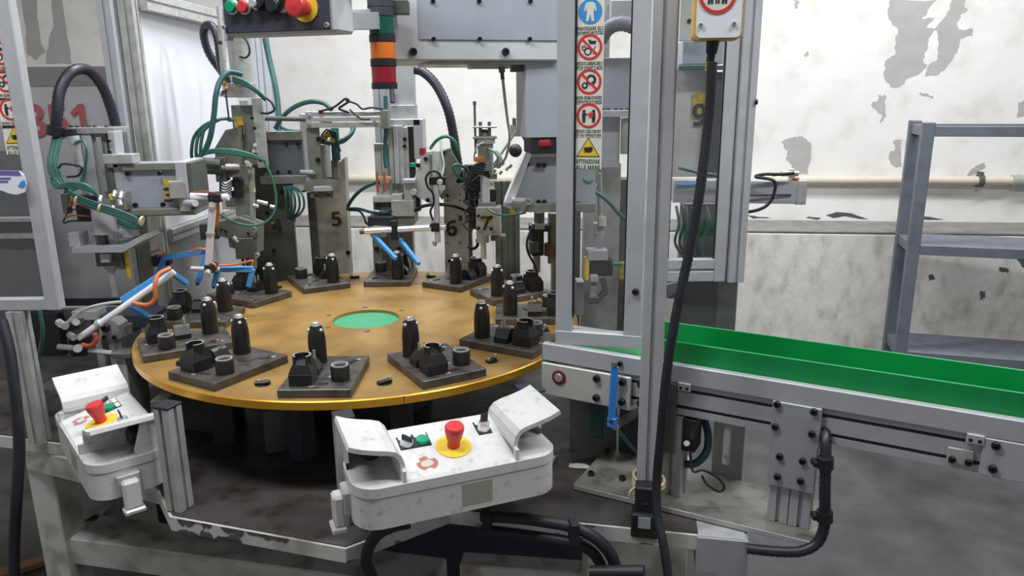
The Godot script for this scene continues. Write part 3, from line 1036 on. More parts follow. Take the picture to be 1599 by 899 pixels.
func leaf(t: Node3D, w: float, h: float, st: float, lo: float, pane_m: Material, rail := 0.031) -> void:
	# a framed pane: stiles, rails and the pane; the origin is the lower left corner of its front
	part("stile", Mb.new().bx(Vector3(st / 2, h / 2, -0.015), Vector3(st, h, 0.03), 0, 0.002), M.alu, t)
	part("stile", Mb.new().bx(Vector3(w - st / 2, h / 2, -0.015), Vector3(st, h, 0.03), 0, 0.002), M.alu, t)
	part("rail", Mb.new().bx(Vector3(w / 2, lo + rail / 2, -0.015), Vector3(w - 2 * st, rail, 0.028), 0, 0.002), M.alu, t)
	part("rail", Mb.new().bx(Vector3(w / 2, h - rail / 2, -0.015), Vector3(w - 2 * st, rail, 0.028), 0, 0.002), M.alu, t)
	part("gasket", Mb.new().bx(Vector3(st + 0.002, h / 2 + 0.015, -0.015), Vector3(0.004, h - 0.1, 0.012), 0, 0).bx(Vector3(w - st - 0.002, h / 2 + 0.015, -0.015), Vector3(0.004, h - 0.1, 0.012), 0, 0), M.rubber, t)
	part("pane", Mb.new().bx(Vector3(w / 2, (h + lo) / 2, -0.015), Vector3(w - 2 * st + 0.004, h - lo - 2 * rail + 0.01, 0.004), 0, 0), pane_m, t)


var door_right: Transform3D
var door_left: Transform3D

func guards() -> void:
	var d := thing("guard_door", "narrow aluminium guard door with a clear pane and five safety signs, over the conveyor", "guard door", Vector3(0.10, 1.03, -1.66), -15.1)
	door_right = d.transform
	leaf(d, 0.195, 1.05, 0.037, 0.0, M.glass, 0.033)
	part("lower_rail_face", Mb.new().bx(Vector3(0.0975, 0.016, 0.001), Vector3(0.195, 0.032, 0.003), 0, 0.001), M.alu, d)
	part("lock", Mb.new().lathe(Vector3(0.182, 0.136, 0), [Vector2(0.008, 0), Vector2(0.008, 0.006), Vector2(0.006, 0.008), Vector2(0.003, 0.008), Vector2(0.003, 0.003), Vector2(0, 0.003)], Vector3.BACK, 18), M.black_plastic, d, "black lock")
	var p := thing("guard_post", "slotted aluminium post in front of the conveyor, black switch box at its foot", "post", Vector3(0.291, 0.70, -1.475), -12)
	part("upright", profile(Mb.new(), Vector3.ZERO, Vector3(0, 1.45, 0), 0.046), M.alu, p)
	part("slot_cover", Mb.new().bx(Vector3(0, 0.725, 0.0175), Vector3(0.008, 1.45, 0.003), 0, 0), M.alu_dull, p)
	# fixed panel at the back right
	var f := thing("safety_screen", "fixed aluminium framed clear guard panel right of the post, open below at conveyor height", "guard panel", Vector3(0.437, 1.04, -2.2), 0)
	leaf(f, 0.208, 1.06, 0.033, 0.04, M.glass, 0.03)
	part("rail", Mb.new().bx(Vector3(0.104, 0.017, -0.015), Vector3(0.142, 0.032, 0.028), 0, 0.002), M.alu, f)
	part("upright", profile(Mb.new(), Vector3(0.240, 0, -0.015), Vector3(0.240, 1.06, -0.015), 0.048, 0), M.alu, f)
	part("lower_sheet", Mb.new().bx(Vector3(0.14, -0.08, -0.06), Vector3(0.25, 0.22, 0.004), 0, 0), M.plexi, f, "smoky clear sheet")
	wbolt(f, at(1179, 159, 2.19), Vector3(1, 0, 0.3), 0.008)
	# panel and deep side of the left guard
	var l := thing("guard_door", "aluminium guard door with a clear pane, cut off by the photo's left edge", "guard door", Vector3(-1.468, 1.069, -1.85), 0)
	door_left = l.transform
	leaf(l, 0.305, 1.05, 0.036, 0.0, M.glass, 0.030)
	part("cross_bar", Mb.new().bx(Vector3(0.15, 0.47, -0.02), Vector3(0.29, 0.022, 0.012)), M.alu_dull, l)
	var lp := thing("guard_post", "lower aluminium post under the left guard door standing on the white deck edge", "post", at(30, 500, 1.86) * Vector3(1, 0, 1) + Vector3(0, 0.70, 0), 0)
	part("upright", profile(Mb.new(), Vector3.ZERO, Vector3(0, 0.367, 0), 0.04), M.alu_dull, lp)
	# left side guard: a white panel between slotted posts that runs back towards the wall
	var s := thing("side_guard", "large white side guard panel between aluminium posts behind the left stations", "guard panel", Vector3(-1.20, 0, -2.5), 0)
	var b := mw(s)
	b.bx(Vector3(-1.205, 1.53, -2.98), Vector3(0.006, 0.80, 0.92), 0, 0)
	part("panel", b, M.panel_white, s)
	b = mw(s)
	profile(b, Vector3(-1.265, 0.70, -2.5), Vector3(-1.265, 2.2, -2.5), 0.045)
	part("post", b, M.alu, s)
	b = mw(s)
	profile(b, Vector3(-1.212, 0.70, -2.53), Vector3(-1.212, 2.2, -2.53), 0.045, 0)
	part("post", b, M.alu_dull, s)
	b = mw(s)
	profile(b, Vector3(-1.12, 0.7, -3.40), Vector3(-1.12, 2.2, -3.40), 0.05)
	profile(b, Vector3(-1.068, 0.7, -3.40), Vector3(-1.068, 2.2, -3.40), 0.05)
	part("post", b, M.alu, s)
	b = mw(s)
	profile(b, Vector3(-1.195, 1.135, -2.56), Vector3(-1.15, 1.135, -3.37), 0.045)
	part("rail", b, M.alu_dull, s)
	b = mw(s)
	profile(b, Vector3(-1.19, 1.90, -2.55), Vector3(-1.16, 1.90, -3.37), 0.06)
	part("rail", b, M.alu_dull, s)
	b = mw(s)
	b.bx(Vector3(-1.20, 0.93, -2.98), Vector3(0.006, 0.36, 0.86), 0, 0)
	part("lower_panel", b, M.side_grey, s)
	b = mw(s)
	slab(b, 345, 305, 378, 327, 2.95, 0.02)
	var lt := part("latch", b, M.alu_dull, s)
	b = mw(s)
	slab(b, 352, 308, 372, 322, 2.945, 0.008)
	part("latch_slot", b, M.steel_dark, lt)
	# grey sheet behind station three with a painted number
	var g := thing("rear_guard", "grey sheet metal guard with faded red painted number 351 behind the left glass", "guard panel", at(112, 470, 2.8), 0)
	b = mw(g)
	slab(b, 10, 104, 192, 470, 2.8, 0.01, 0, 0)
	part("sheet", b, M.side_grey, g)
	b = mw(g)
	slab(b, 10, 104, 190, 134, 2.797, 0.004, 0, 0)
	part("top_band", b, M.grey_wall_paint, g)
	b = mw(g)
	slab(b, 100, 466, 190, 477, 2.79, 0.03, 0, 0)
	part("bottom_rail", b, M.panel_dark, g)
	text("painted_number", "351", 0.115, M.wall_red, g, Transform3D(Basis(), g.transform.affine_inverse() * (at(91, 189, 2.79))), true, 1.0, 0.22)
	# darker cabinet side seen through the left pane and below it
	var cb := thing("rear_cabinet", "dull grey machine side behind the left guard door and below its rail", "cabinet", at(40, 480, 2.62))
	b = mw(cb)
	slab(b, -160, 236, 78, 690, 2.62, 0.02, 0, 0)
	part("side_sheet", b, M.dark_back, cb)
	b = mw(cb)
	slab(b, 78, 482, 236, 690, 2.62, 0.02, 0, 0)
	part("lower_sheet", b, M.dark_back, cb)
	for v in [340.0, 366.0]:
		b = mw(cb)
		slab(b, -60, v, 62, v + 7, 2.58, 0.03)
		part("cross_bar", b, M.alu_dull, cb)
	b = mw(cb)
	slab(b, 30, 490, 95, 568, 2.56, 0.04)
	part("dark_box", b, M.black_plastic, cb)
	signs()


func sign_board(door: Transform3D, x: float, y: float, kind: int, label: String) -> void:
	var t := thing("safety_sign", label, "sign", Vector3.ZERO, 0, "safety signs on the guard doors")
	t.transform = door * Transform3D(Basis(), Vector3(x, y, -0.0118))
	var w := 0.059
	var h := 0.0695
	part("backing", Mb.new().bx(Vector3(0, 0, 0), Vector3(w, h, 0.001), 0, 0), M.sign_paper, t)
	var c := Vector3(0, 0.0092, 0.0006)
	var z := 0.0006
	if kind == 0:
		part("disc", Mb.new().cyl(c, c + Vector3(0, 0, z), 0.025, -1, 36), M.blue_sign, t)
		var suit := [Vector2(-0.004, 0.019), Vector2(0.004, 0.019), Vector2(0.010, 0.016), Vector2(0.0135, 0.001), Vector2(0.0105, 0.0005), Vector2(0.008, 0.008), Vector2(0.007, -0.004), Vector2(0.0085, -0.019), Vector2(0.0035, -0.019), Vector2(0, -0.005), Vector2(-0.0035, -0.019), Vector2(-0.0085, -0.019), Vector2(-0.007, -0.004), Vector2(-0.008, 0.008), Vector2(-0.0105, 0.0005), Vector2(-0.0135, 0.001), Vector2(-0.010, 0.016)]
		part("pictogram", Mb.new().prism(suit, z, Transform3D(Basis(), c + Vector3(0, 0, z))), M.sign_paper, t)
	elif kind < 4:
		part("ring", Mb.new().lathe(c, [Vector2(0.0265, 0), Vector2(0.0265, z), Vector2(0.0212, z), Vector2(0.0212, 0)], Vector3.BACK, 40), M.red_sign, t)
		var p := Mb.new()
		if kind == 1:
			p.lathe(c + Vector3(-0.004, -0.009, 0), [Vector2(0.008, 0), Vector2(0.008, z), Vector2(0.0055, z), Vector2(0.0055, 0)], Vector3.BACK, 20)
			p.lathe(c + Vector3(-0.0125, -0.002, 0), [Vector2(0.005, 0), Vector2(0.005, z), Vector2(0.003, z), Vector2(0.003, 0)], Vector3.BACK, 16)
			p.prism([Vector2(0.0, 0.006), Vector2(0.012, 0.006), Vector2(0.014, 0.012), Vector2(0.004, 0.0125), Vector2(-0.003, 0.016), Vector2(-0.004, 0.0145)], z, Transform3D(Basis(), c))
			p.prism([Vector2(0.011, 0.002), Vector2(0.0125, 0.002), Vector2(0.008, -0.014), Vector2(0.0065, -0.014)], z, Transform3D(Basis(), c))
		elif kind == 2:
			for gear in [[0.004, 0.004, 0.0095, 12], [-0.0095, -0.008, 0.006, 9]]:
				var pts := []
				for k in gear[3] * 4:
					var rr: float = gear[2] * (1.22 if k % 4 < 2 else 1.0)
					var aa: float = TAU * k / (gear[3] * 4)
					pts.append(Vector2(gear[0] + cos(aa) * rr, gear[1] + sin(aa) * rr))
				p.prism(pts, z, Transform3D(Basis(), c))
			var hub := Mb.new()
			hub.cyl(c + Vector3(0.004, 0.004, z), c + Vector3(0.004, 0.004, z * 1.6), 0.0052).cyl(c + Vector3(-0.0095, -0.008, z), c + Vector3(-0.0095, -0.008, z * 1.6), 0.003)
			part("gear_bore", hub, M.sign_paper, t)
		else:
			for s in [-1.0, 1.0]:
				p.cyl(c + Vector3(s * 0.0105, 0.0095, 0), c + Vector3(s * 0.0105, 0.0095, z), 0.0032, -1, 14)
				p.prism([Vector2(s * 0.0065, 0.006), Vector2(s * 0.014, 0.006), Vector2(s * 0.0145, -0.004), Vector2(s * 0.013, -0.0145), Vector2(s * 0.0075, -0.0145)], z, Transform3D(Basis(), c))
			p.prism([Vector2(-0.008, 0.005), Vector2(-0.001, 0.003), Vector2(-0.001, 0.001), Vector2(-0.008, 0.002)], z, Transform3D(Basis(), c))
			var st := []
			for k in 16:
				var rr := 0.008 if k % 2 == 0 else 0.004
				st.append(Vector2(0.005 + cos(TAU * k / 16) * rr, 0.002 + sin(TAU * k / 16) * rr))
			part("burst", Mb.new().prism(st, z * 1.6, Transform3D(Basis(), c)), M.red_sign, t)
		part("pictogram", p, M.ink, t)
		if kind < 3:
			part("slash", Mb.new().box(Transform3D(Basis(Vector3.BACK, deg_to_rad(-45)), c + Vector3(0, 0, z)), Vector3(0.044, 0.005, z), 0), M.red_sign, t)
	else:
		c.y = 0.0085
		part("border", Mb.new().prism([Vector2(-0.026, -0.0165), Vector2(0.026, -0.0165), Vector2(0, 0.0255)], z, Transform3D(Basis(), c)), M.ink, t)
		part("triangle", Mb.new().prism([Vector2(-0.0230, -0.0148), Vector2(0.0230, -0.0148), Vector2(0, 0.0225)], z * 1.5, Transform3D(Basis(), c)), M.yellow, t)
		var hand := Mb.new()
		hand.prism([Vector2(-0.004, -0.007), Vector2(0.006, -0.007), Vector2(0.010, -0.002), Vector2(0.010, 0.003), Vector2(0.005, 0.006), Vector2(0.003, 0.004), Vector2(-0.009, 0.004), Vector2(-0.009, 0.0015), Vector2(-0.001, 0.001), Vector2(-0.010, 0.0), Vector2(-0.010, -0.0025), Vector2(-0.002, -0.0025), Vector2(-0.008, -0.004), Vector2(-0.008, -0.0062)], z, Transform3D(Basis(), c + Vector3(0, 0, z * 1.5)))
		part("pictogram", hand, M.ink, t)
	var lines: Array = [["INDOSSARE GLI", "INDUMENTI PROTETTIVI"], ["VIETATO LUBRIFICARE E", "PULIRE DURANTE IL MOTO"], ["NON RIMUOVERE", "I DISPOSITIVI DI SICUREZZA"], ["VIETATO L'USO CON PIU'", "DI UN OPERATORE"], ["ATTENZIONE", "ALLE MANI"]][kind]
	for k in 2:
		var big: float = 0.0074 if kind != 4 else 0.0092
		text("lettering", lines[k], big, M.ink, t, Transform3D(Basis(), Vector3(0, -0.0245 - k * 0.0092 if kind != 4 else -0.0185 - k * 0.0125, 0.0007)), true, 1.0, 0.055 if kind != 4 else 0.052)


func signs() -> void:
	var what := [
		"blue round sign with white overalls, %s",
		"red ring sign crossing out an oil can, %s",
		"red ring sign crossing out two gears, %s",
		"red ring sign with two black figures, %s",
		"yellow triangle sign with a black hand, %s",
	]
	var w1 := ["on the right guard door", "on the right guard door", "on the right guard door", "on the right guard door", "on the right guard door"]
	for k in 5:
		sign_board(door_right, 0.0685, 1.7505 - 1.03 - k * 0.0705, k, what[k] % w1[k])
	var w2 := ["on the left guard door", "on the left guard door", "on the left guard door", "on the left guard door", "on the left guard door"]
	var vs := [35.0, 95.0, 138.0, 182.0, 224.0]
	for k in 5:
		var q := on_plane([-12, 2, 10, 18, 26][k], vs[k], door_left, -0.01)
		sign_board(door_left, q.x, q.y + 0.008, k, what[k] % w2[k])


func overhead() -> void:
	# big pale cabinet hanging over the table
	var o := at(746, 95, 1.92)
	var t := thing("overhead_cabinet", "big pale grey cabinet with a bolted blue-grey cover hanging over the table", "machine head", o, 14)
	var w := 0.42
	part("body", Mb.new().bx(Vector3(0, 0.2, -0.15), Vector3(w, 0.4, 0.3), 0, 0.004), M.cab_white, t)
	part("cover", Mb.new().bx(Vector3(0.035, 0.22, 0.002), Vector3(0.355, 0.343, 0.004), 0, 0.001), M.grey_paint, t, "blue-grey screwed cover")
	for p in [[676, 2], [748, 2], [828, 2], [677, 61], [749, 61], [827, 61]]:
		var q := on_plane(p[0], p[1], t.transform, 0.004)
		bolt(t, Vector3(q.x, q.y, 0.004), Vector3.BACK, 0.0055)
	for p in [[645, 81], [789, 81]]:
		var q := on_plane(p[0], p[1], t.transform, 0.0)
		bolt(t, Vector3(q.x, q.y, 0.0), Vector3.BACK, 0.0095)
	part("under_plate", Mb.new().bx(Vector3(0.03, -0.004, -0.12), Vector3(0.30, 0.008, 0.2)), M.steel, t)
	var b := mw(t)
	slab(b, 735, 100, 797, 107, 1.95, 0.05, 14)
	var sp := part("sensor_plate", b, M.steel, t)
	b = mw(t)
	b.cyl(at(783, 104, 1.95), at(784, 113, 1.95), 0.008).cyl(at(784, 113, 1.95), at(785, 124, 1.95), 0.005)
	part("cable_gland", b, M.black_plastic, sp)
	b = mw(t)
	slab(b, 800, 95, 822, 112, 1.99, 0.03, 14)
	part("stop_block", b, M.steel_dark, t)
	# the column under it
	b = mw(t)
	slab(b, 820, 94, 873, 215, 1.98, 0.13, 10)
	part("column", b, M.grey_paint, t, "blue-grey column under the cabinet")
	b = mw(t)
	slab(b, 829, 214, 873, 240, 1.985, 0.10, 10)
	var md := part("motor", b, M.black_plastic, t)
	b = mw(t)
	slab(b, 841, 218, 862, 231, 1.979, 0.02, 10, 0.006)
	part("motor_badge", b, M.dull_red, md, "red cap")
	# conduit and arm that leads to the control panel
	b = mw(t)
	b.cyl(at(540, 17, 1.66), at(577, 17, 1.78), 0.004)
	b.bar(at(536, 33, 1.66), at(610, 33, 1.86), 0.036, 0.036)
	part("arm", b, M.alu, t)
	# stack light hung beside the cabinet
	var s0 := at(601, 140, 1.8)
	var sl := thing("stack_light", "hanging signal tower with green, orange and red lenses beside the pale cabinet", "signal light", s0)
	var r := 0.030
	var segs := [[139, 129, "cap", M.black_plastic, r], [129, 104, "red_lens", M.lamp_red, r - 0.0015], [104, 92, "spacer", M.black_plastic, r], [92, 66, "orange_lens", M.lamp_amber, r - 0.0015], [66, 54, "spacer", M.black_plastic, r], [54, 26, "green_lens", M.lamp_green, r - 0.0015], [26, -60, "housing", M.panel_dark, r]]
	for g in segs:
		var y0: float = at(600, g[0], 1.8).y - s0.y
		var y1: float = at(600, g[1], 1.8).y - s0.y
		part(g[2], Mb.new().lathe(Vector3(0, y0, 0), [Vector2(0, 0), Vector2(g[4] - 0.001, 0), Vector2(g[4], 0.001), Vector2(g[4], y1 - y0 - 0.001), Vector2(g[4] - 0.001, y1 - y0), Vector2(0, y1 - y0)], Vector3.UP, 32), g[3], sl)
	part("seam_ring", Mb.new().lathe(Vector3(0, at(600, 12, 1.8).y - s0.y, 0), [Vector2(r, 0), Vector2(r + 0.0006, 0), Vector2(r + 0.0006, 0.002), Vector2(r, 0.002)], Vector3.UP, 32), M.rubber, sl)
	b = mw(sl)
	b.bx(Vector3(s0.x + 0.035, at(600, 10, 1.8).y, s0.z - 0.03), Vector3(0.05, 0.03, 0.03))
	part("bracket", b, M.steel_dark, sl)


# quick parts in survey coordinates: an upright box, or a round bar between two sighted points
func sb(t: Node3D, called: String, u0: float, v0: float, u1: float, v1: float, d: float, deep: float, m: Material, yaw := 0.0, bv := 0.0015) -> MeshInstance3D:
	var top: Node3D = t
	var b := Mb.new()
	b.xf = (t.get_parent().transform * t.transform if t.get_parent() != self else t.transform).affine_inverse()
	slab(b, u0, v0, u1, v1, d, deep, yaw, bv)
	return part(called, b, m, top)


func rod(t: Node3D, called: String, u0: float, v0: float, d0: float, u1: float, v1: float, d1: float, r: float, m: Material, r1 := -1.0) -> MeshInstance3D:
	var b := Mb.new()
	b.xf = (t.get_parent().transform * t.transform if t.get_parent() != self else t.transform).affine_inverse()
	b.cyl(at(u0, v0, d0), at(u1, v1, d1), r, r1)
	return part(called, b, m, t)


func pole(t: Node3D, called: String, u: float, v0: float, v1: float, d: float, r: float, m: Material, r1 := -1.0) -> MeshInstance3D:
	var b := Mb.new()
	b.xf = (t.get_parent().transform * t.transform if t.get_parent() != self else t.transform).affine_inverse()
	var p := at(u, v0, d)
	var q := at(u, v1, d)
	b.cyl(p, Vector3(p.x, q.y, p.z), r, r1)
	return part(called, b, m, t)


func shape(t: Node3D, called: String, pts: Array, d: float, deep: float, m: Material) -> MeshInstance3D:   # an outline at a distance, thick away from the viewer
	var poly := []
	for p in pts:
		var q := at(p[0], p[1], d)
		poly.append(Vector2(q.x, q.y))
	var b := mw(t)
	b.prism(poly, deep, Transform3D(Basis(), Vector3(0, 0, -d - deep)))
	return part(called, b, m, t)


func hose(called: String, pts: Array, r: float, m: Material, label: String, group := "", rib := 0.0, parent: Node3D = null) -> MeshInstance3D:
	var b := Mb.new()
	var w := []
	for p in pts:
		w.append(at(p[0], p[1], p[2]))
	if parent:
		b.xf = parent.transform.affine_inverse()
	b.tube(w, r, 7, 10 if r > 0.008 else 7, rib)
	if parent:
		return part(called, b, m, parent)
	return solo(called, b, m, label, "hose", group)


func sbolts(t: Node3D, pts: Array, d: float, r := 0.005, m: Material = null) -> void:
	for p in pts:
		wbolt(t, at(p[0], p[1], d), Vector3.BACK, r, m)


func plate_number(t: Node3D, s: String, u: float, v: float, d: float, h: float, yaw := 0.0, back: Array = []) -> void:
	# a painted stencil number with yellow traces round it
	if not back.is_empty():
		sb(t, "number_plate", back[0], back[1], back[2], back[3], d, 0.001, M.yellow_dull, yaw, 0.0)
	var p := at(u, v, d - 0.0015)
	text("number", s, h, M.ink, t, t.transform.affine_inverse() * Transform3D(Basis(Vector3.UP, deg_to_rad(yaw)), p))


func stations() -> void:
	station_three()
	station_four()
	station_five()
	station_centre()
	station_six()
	station_seven()
	station_eight()
	station_nine()
	station_ten()


func station_three() -> void:
	var base := at(232, 455, 2.42)
	var t := thing("press_station", "grey press station at the far left with a blue-grey box arm and vertical tool spindle", "machine head", Vector3(base.x, 0.70, base.z))
	sb(t, "pillar", 222, 325, 243, 560, 2.42, 0.09, M.steel_green)
	sb(t, "top_plate", 104, 199, 178, 209, 2.2, 0.09, M.steel)
	for u in [112, 121, 131, 139, 148, 167]:
		wbolt(t, at(u, 199, 2.23), Vector3.UP, 0.006)
	sb(t, "slide_body", 122, 209, 172, 332, 2.22, 0.06, M.alu_dull)
	sb(t, "slide_rail", 134, 209, 149, 322, 2.205, 0.02, M.alu)
	sb(t, "slide_rail", 155, 214, 163, 300, 2.205, 0.02, M.steel)
	sb(t, "side_bar", 171, 205, 181, 262, 2.19, 0.05, M.alu)
	sb(t, "side_bar", 180, 256, 190, 318, 2.19, 0.03, M.alu_dull)
	sb(t, "cross_block", 160, 241, 206, 256, 2.17, 0.05, M.alu_dull)
	sb(t, "backing_plate", 158, 209, 178, 245, 2.235, 0.02, M.steel_dark)
	sbolts(t, [[171, 220], [172, 237]], 2.18, 0.005)
	pole(t, "dark_piston", 173, 262, 302, 2.2, 0.013, M.steel_dark)
	# air cylinder with its bare tube
	rod(t, "cylinder", 118, 224, 2.16, 124, 262, 2.16, 0.012, M.steel)
	rod(t, "cylinder_cap", 115, 212, 2.16, 118, 224, 2.16, 0.014, M.alu)
	# grey box arm
	var yw := 6.0
	sb(t, "arm_box", 188, 258, 292, 330, 2.20, 0.16, M.grey_paint, yw)
	sb(t, "top_edge", 192, 255, 270, 266, 2.185, 0.03, M.steel_green, yw)
	sb(t, "end_plate", 277, 253, 293, 330, 2.17, 0.18, M.alu, yw)
	sb(t, "end_flange", 293, 254, 302, 328, 2.18, 0.15, M.steel_dark, yw)
	sb(t, "lower_bracket", 205, 325, 304, 337, 2.17, 0.16, M.steel_green, yw, 0.004)
	sbolts(t, [[200, 271], [250, 270], [212, 320], [255, 319]], 2.186, 0.007)
	var lab := sb(t, "yellow_label", 256, 279, 271, 309, 2.184, 0.001, M.yellow_dull, yw, 0.0)
	text("number", "3", 0.042, M.ink, lab, t.transform.affine_inverse() * Transform3D(Basis(), at(263, 305, 2.1825)))
	sb(t, "stop_cube", 265, 283, 287, 310, 2.15, 0.03, M.steel, 25)
	rod(t, "stub_pin", 290, 317, 2.16, 305, 317, 2.13, 0.010, M.chrome)
	rod(t, "side_valve", 302, 300, 2.18, 302, 322, 2.18, 0.012, M.steel_dark)
	# black valve with wires
	sb(t, "valve", 118, 306, 151, 346, 2.19, 0.06, M.black_plastic)
	for k in 4:
		hose("wire", [[140, 326 + k * 6, 2.18], [118 - k * 2, 318 + k * 9, 2.15], [108 - k * 3, 322 + k * 8, 2.15], [114, 308 + k * 3, 2.17]], 0.0025, M.rubber if k % 2 else M.copper, "", "", 0.0, t)
	# motor and tool
	pole(t, "spindle_motor", 161, 322, 364, 2.15, 0.034, M.alu)
	sb(t, "collar_plate", 141, 361, 186, 367, 2.13, 0.09, M.alu)
	for u in [147, 181]:
		pole(t, "spacer_pin", u, 366, 388, 2.15, 0.006, M.steel)
	pole(t, "coupling", 160, 366, 390, 2.16, 0.014, M.steel_dark)
	shape(t, "tool_plate", [[112, 387], [188, 384], [224, 366], [226, 374], [191, 394], [113, 395]], 2.11, 0.12, M.alu)
	sb(t, "end_block", 107, 364, 124, 386, 2.13, 0.05, M.alu)
	sb(t, "side_block", 186, 355, 205, 372, 2.15, 0.05, M.steel)
	sb(t, "tool_holder", 149, 394, 186, 416, 2.14, 0.06, M.steel_dark)
	sb(t, "guide_block", 156, 396, 170, 410, 2.125, 0.02, M.alu)
	pole(t, "tool_cone", 174, 414, 424, 2.15, 0.022, M.steel, 0.010)
	pole(t, "tool_rod", 174, 424, 462, 2.15, 0.008, M.steel)
	rod(t, "side_finger", 196, 388, 2.15, 202, 434, 2.15, 0.007, M.yellow_dull)
	rod(t, "side_finger", 186, 392, 2.15, 192, 420, 2.15, 0.009, M.steel_dark)
	# fittings
	for p in [[180, 298], [172, 304], [186, 312], [177, 322], [157, 306], [190, 300]]:
		rod(t, "fitting", p[0], p[1], 2.14, p[0] + rng.randf_range(-4, 4), p[1] + 9, 2.13, 0.006, M.chrome if rng.randf() < 0.6 else M.yellow_dull)
	sb(t, "regulator", 178, 300, 196, 328, 2.155, 0.04, M.steel)
	sb(t, "sensor_strip", 96, 303, 106, 334, 2.2, 0.02, M.steel_dark)


func station_four() -> void:
	var base := at(422, 440, 2.74)
	var t := thing("press_station", "dark pillar station numbered 4 behind the table with a tall cylinder on top", "machine head", Vector3(base.x, 0.70, base.z))
	sb(t, "pillar", 393, 238, 462, 560, 2.78, 0.07, M.steel_dark, 12)
	sb(t, "pillar_side", 384, 256, 398, 560, 2.74, 0.09, M.steel_dark, 12)
	sbolts(t, [[418, 332], [428, 391], [440, 300]], 2.77, 0.007)
	plate_number(t, "4", 432, 352, 2.765, 0.048, 12)
	sb(t, "stencil_trace", 424, 346, 434, 349, 2.7645, 0.001, M.yellow_dull, 12, 0)
	pole(t, "cylinder_tube", 371, 52, 134, 2.66, 0.036, M.steel)
	pole(t, "cylinder_head", 371, 46, 58, 2.66, 0.043, M.alu_dull)
	sb(t, "cylinder_foot", 349, 130, 398, 152, 2.63, 0.10, M.alu_dull, 15)
	sb(t, "bright_block", 374, 156, 386, 165, 2.60, 0.03, M.alu, 15)
	for p in [[344, 40, 64], [346, 70, 96], [348, 96, 124]]:
		pole(t, "valve", p[0], p[1], p[2], 2.58, 0.010, M.steel)
	pole(t, "needle_valve", 341, 10, 40, 2.58, 0.007, M.alu)
	sb(t, "head_block", 366, 164, 400, 258, 2.63, 0.09, M.steel_green, 15)
	sb(t, "side_plate", 398, 152, 414, 262, 2.62, 0.12, M.alu_dull, 15)
	sbolts(t, [[394, 184], [398, 200], [394, 235], [370, 222]], 2.595, 0.006)
	plate_number(t, "4", 374, 208, 2.60, 0.05, 15, [367, 182, 380, 214])
	shape(t, "slanted_plate", [[336, 262], [336, 230], [352, 203], [374, 198], [374, 276], [344, 278]], 2.58, 0.05, M.steel_green)
	rod(t, "cross_cylinder", 304, 258, 2.55, 346, 260, 2.56, 0.028, M.steel_dark)
	rod(t, "cross_cylinder_cap", 297, 258, 2.55, 306, 258, 2.55, 0.018, M.steel)
	rod(t, "cross_rod", 346, 261, 2.56, 374, 261, 2.58, 0.012, M.steel)
	sb(t, "cross_block", 336, 246, 352, 284, 2.55, 0.07, M.steel_dark, 10)
	sb(t, "front_bar", 369, 258, 392, 402, 2.60, 0.05, M.steel_green, 15)
	rod(t, "brass_rod", 390, 262, 2.57, 396, 300, 2.57, 0.008, M.tape)
	rod(t, "long_rod", 393, 262, 2.57, 397, 418, 2.57, 0.010, M.steel)
	for v in [286, 303]:
		sb(t, "valve_block", 361, v - 5, 376, v + 6, 2.57, 0.04, M.black_plastic)
	for k in 6:
		hose("wire", [[362, 282 + k * 4, 2.56], [352, 288 + k * 4, 2.54], [344, 280 + k * 5, 2.54], [346, 268, 2.55]], 0.0028, M.rubber, "", "", 0.0, t)
	for k in 9:
		var fu := rng.randf_range(343, 372)
		var fv := rng.randf_range(112, 150)
		rod(t, "fitting", fu, fv, 2.58, fu + rng.randf_range(-6, 6), fv + rng.randf_range(-5, 5), 2.56, 0.006, [M.chrome, M.copper, M.yellow_dull, M.steel_dark][k % 4])
	for k in 7:
		var fu := rng.randf_range(372, 412)
		var fv := rng.randf_range(228, 262)
		rod(t, "fitting", fu, fv, 2.58, fu + rng.randf_range(-7, 7), fv + rng.randf_range(-5, 5), 2.55, 0.006, [M.chrome, M.steel_dark, M.steel][k % 3])
	# gripper unit low on the left
	shape(t, "gripper_body", [[336, 347], [372, 340], [402, 350], [402, 396], [372, 402], [368, 388], [358, 386], [356, 372], [340, 368]], 2.52, 0.07, M.steel_green)
	sb(t, "gripper_end", 313, 350, 340, 374, 2.53, 0.07, M.steel_dark, 15)
	sb(t, "gripper_jaw", 368, 372, 396, 404, 2.50, 0.05, M.steel_dark, 15)
	sbolts(t, [[346, 358], [353, 361], [388, 364], [382, 378], [384, 388], [376, 382]], 2.515, 0.005)
	sbolts(t, [[398, 358], [402, 398]], 2.50, 0.009, M.steel)
	rod(t, "jaw_link", 364, 370, 2.50, 372, 378, 2.50, 0.008, M.alu)
	for u in [379, 387]:
		pole(t, "lift_rod", u, 402, 425, 2.53, 0.005, M.steel_dark)
	for p in [[402, 314], [410, 316], [396, 320], [422, 322]]:
		rod(t, "fitting", p[0], p[1], 2.56, p[0] + 8, p[1] + 2, 2.56, 0.007, M.chrome)
	# loop of small hoses beside the pillar
	for k in 5:
		hose("loop_hose", [[442 + k * 3, 290, 2.70], [446 + k * 6, 300, 2.66 - k * 0.01], [447 + k * 7, 320, 2.65 - k * 0.01], [448 + k * 5, 334, 2.66 - k * 0.01], [450 + k, 343, 2.68]], 0.0042, M.hose_teal, "", "", 0.0, t)
	sb(t, "hose_clip", 448, 335, 458, 348, 2.67, 0.03, M.steel_dark)


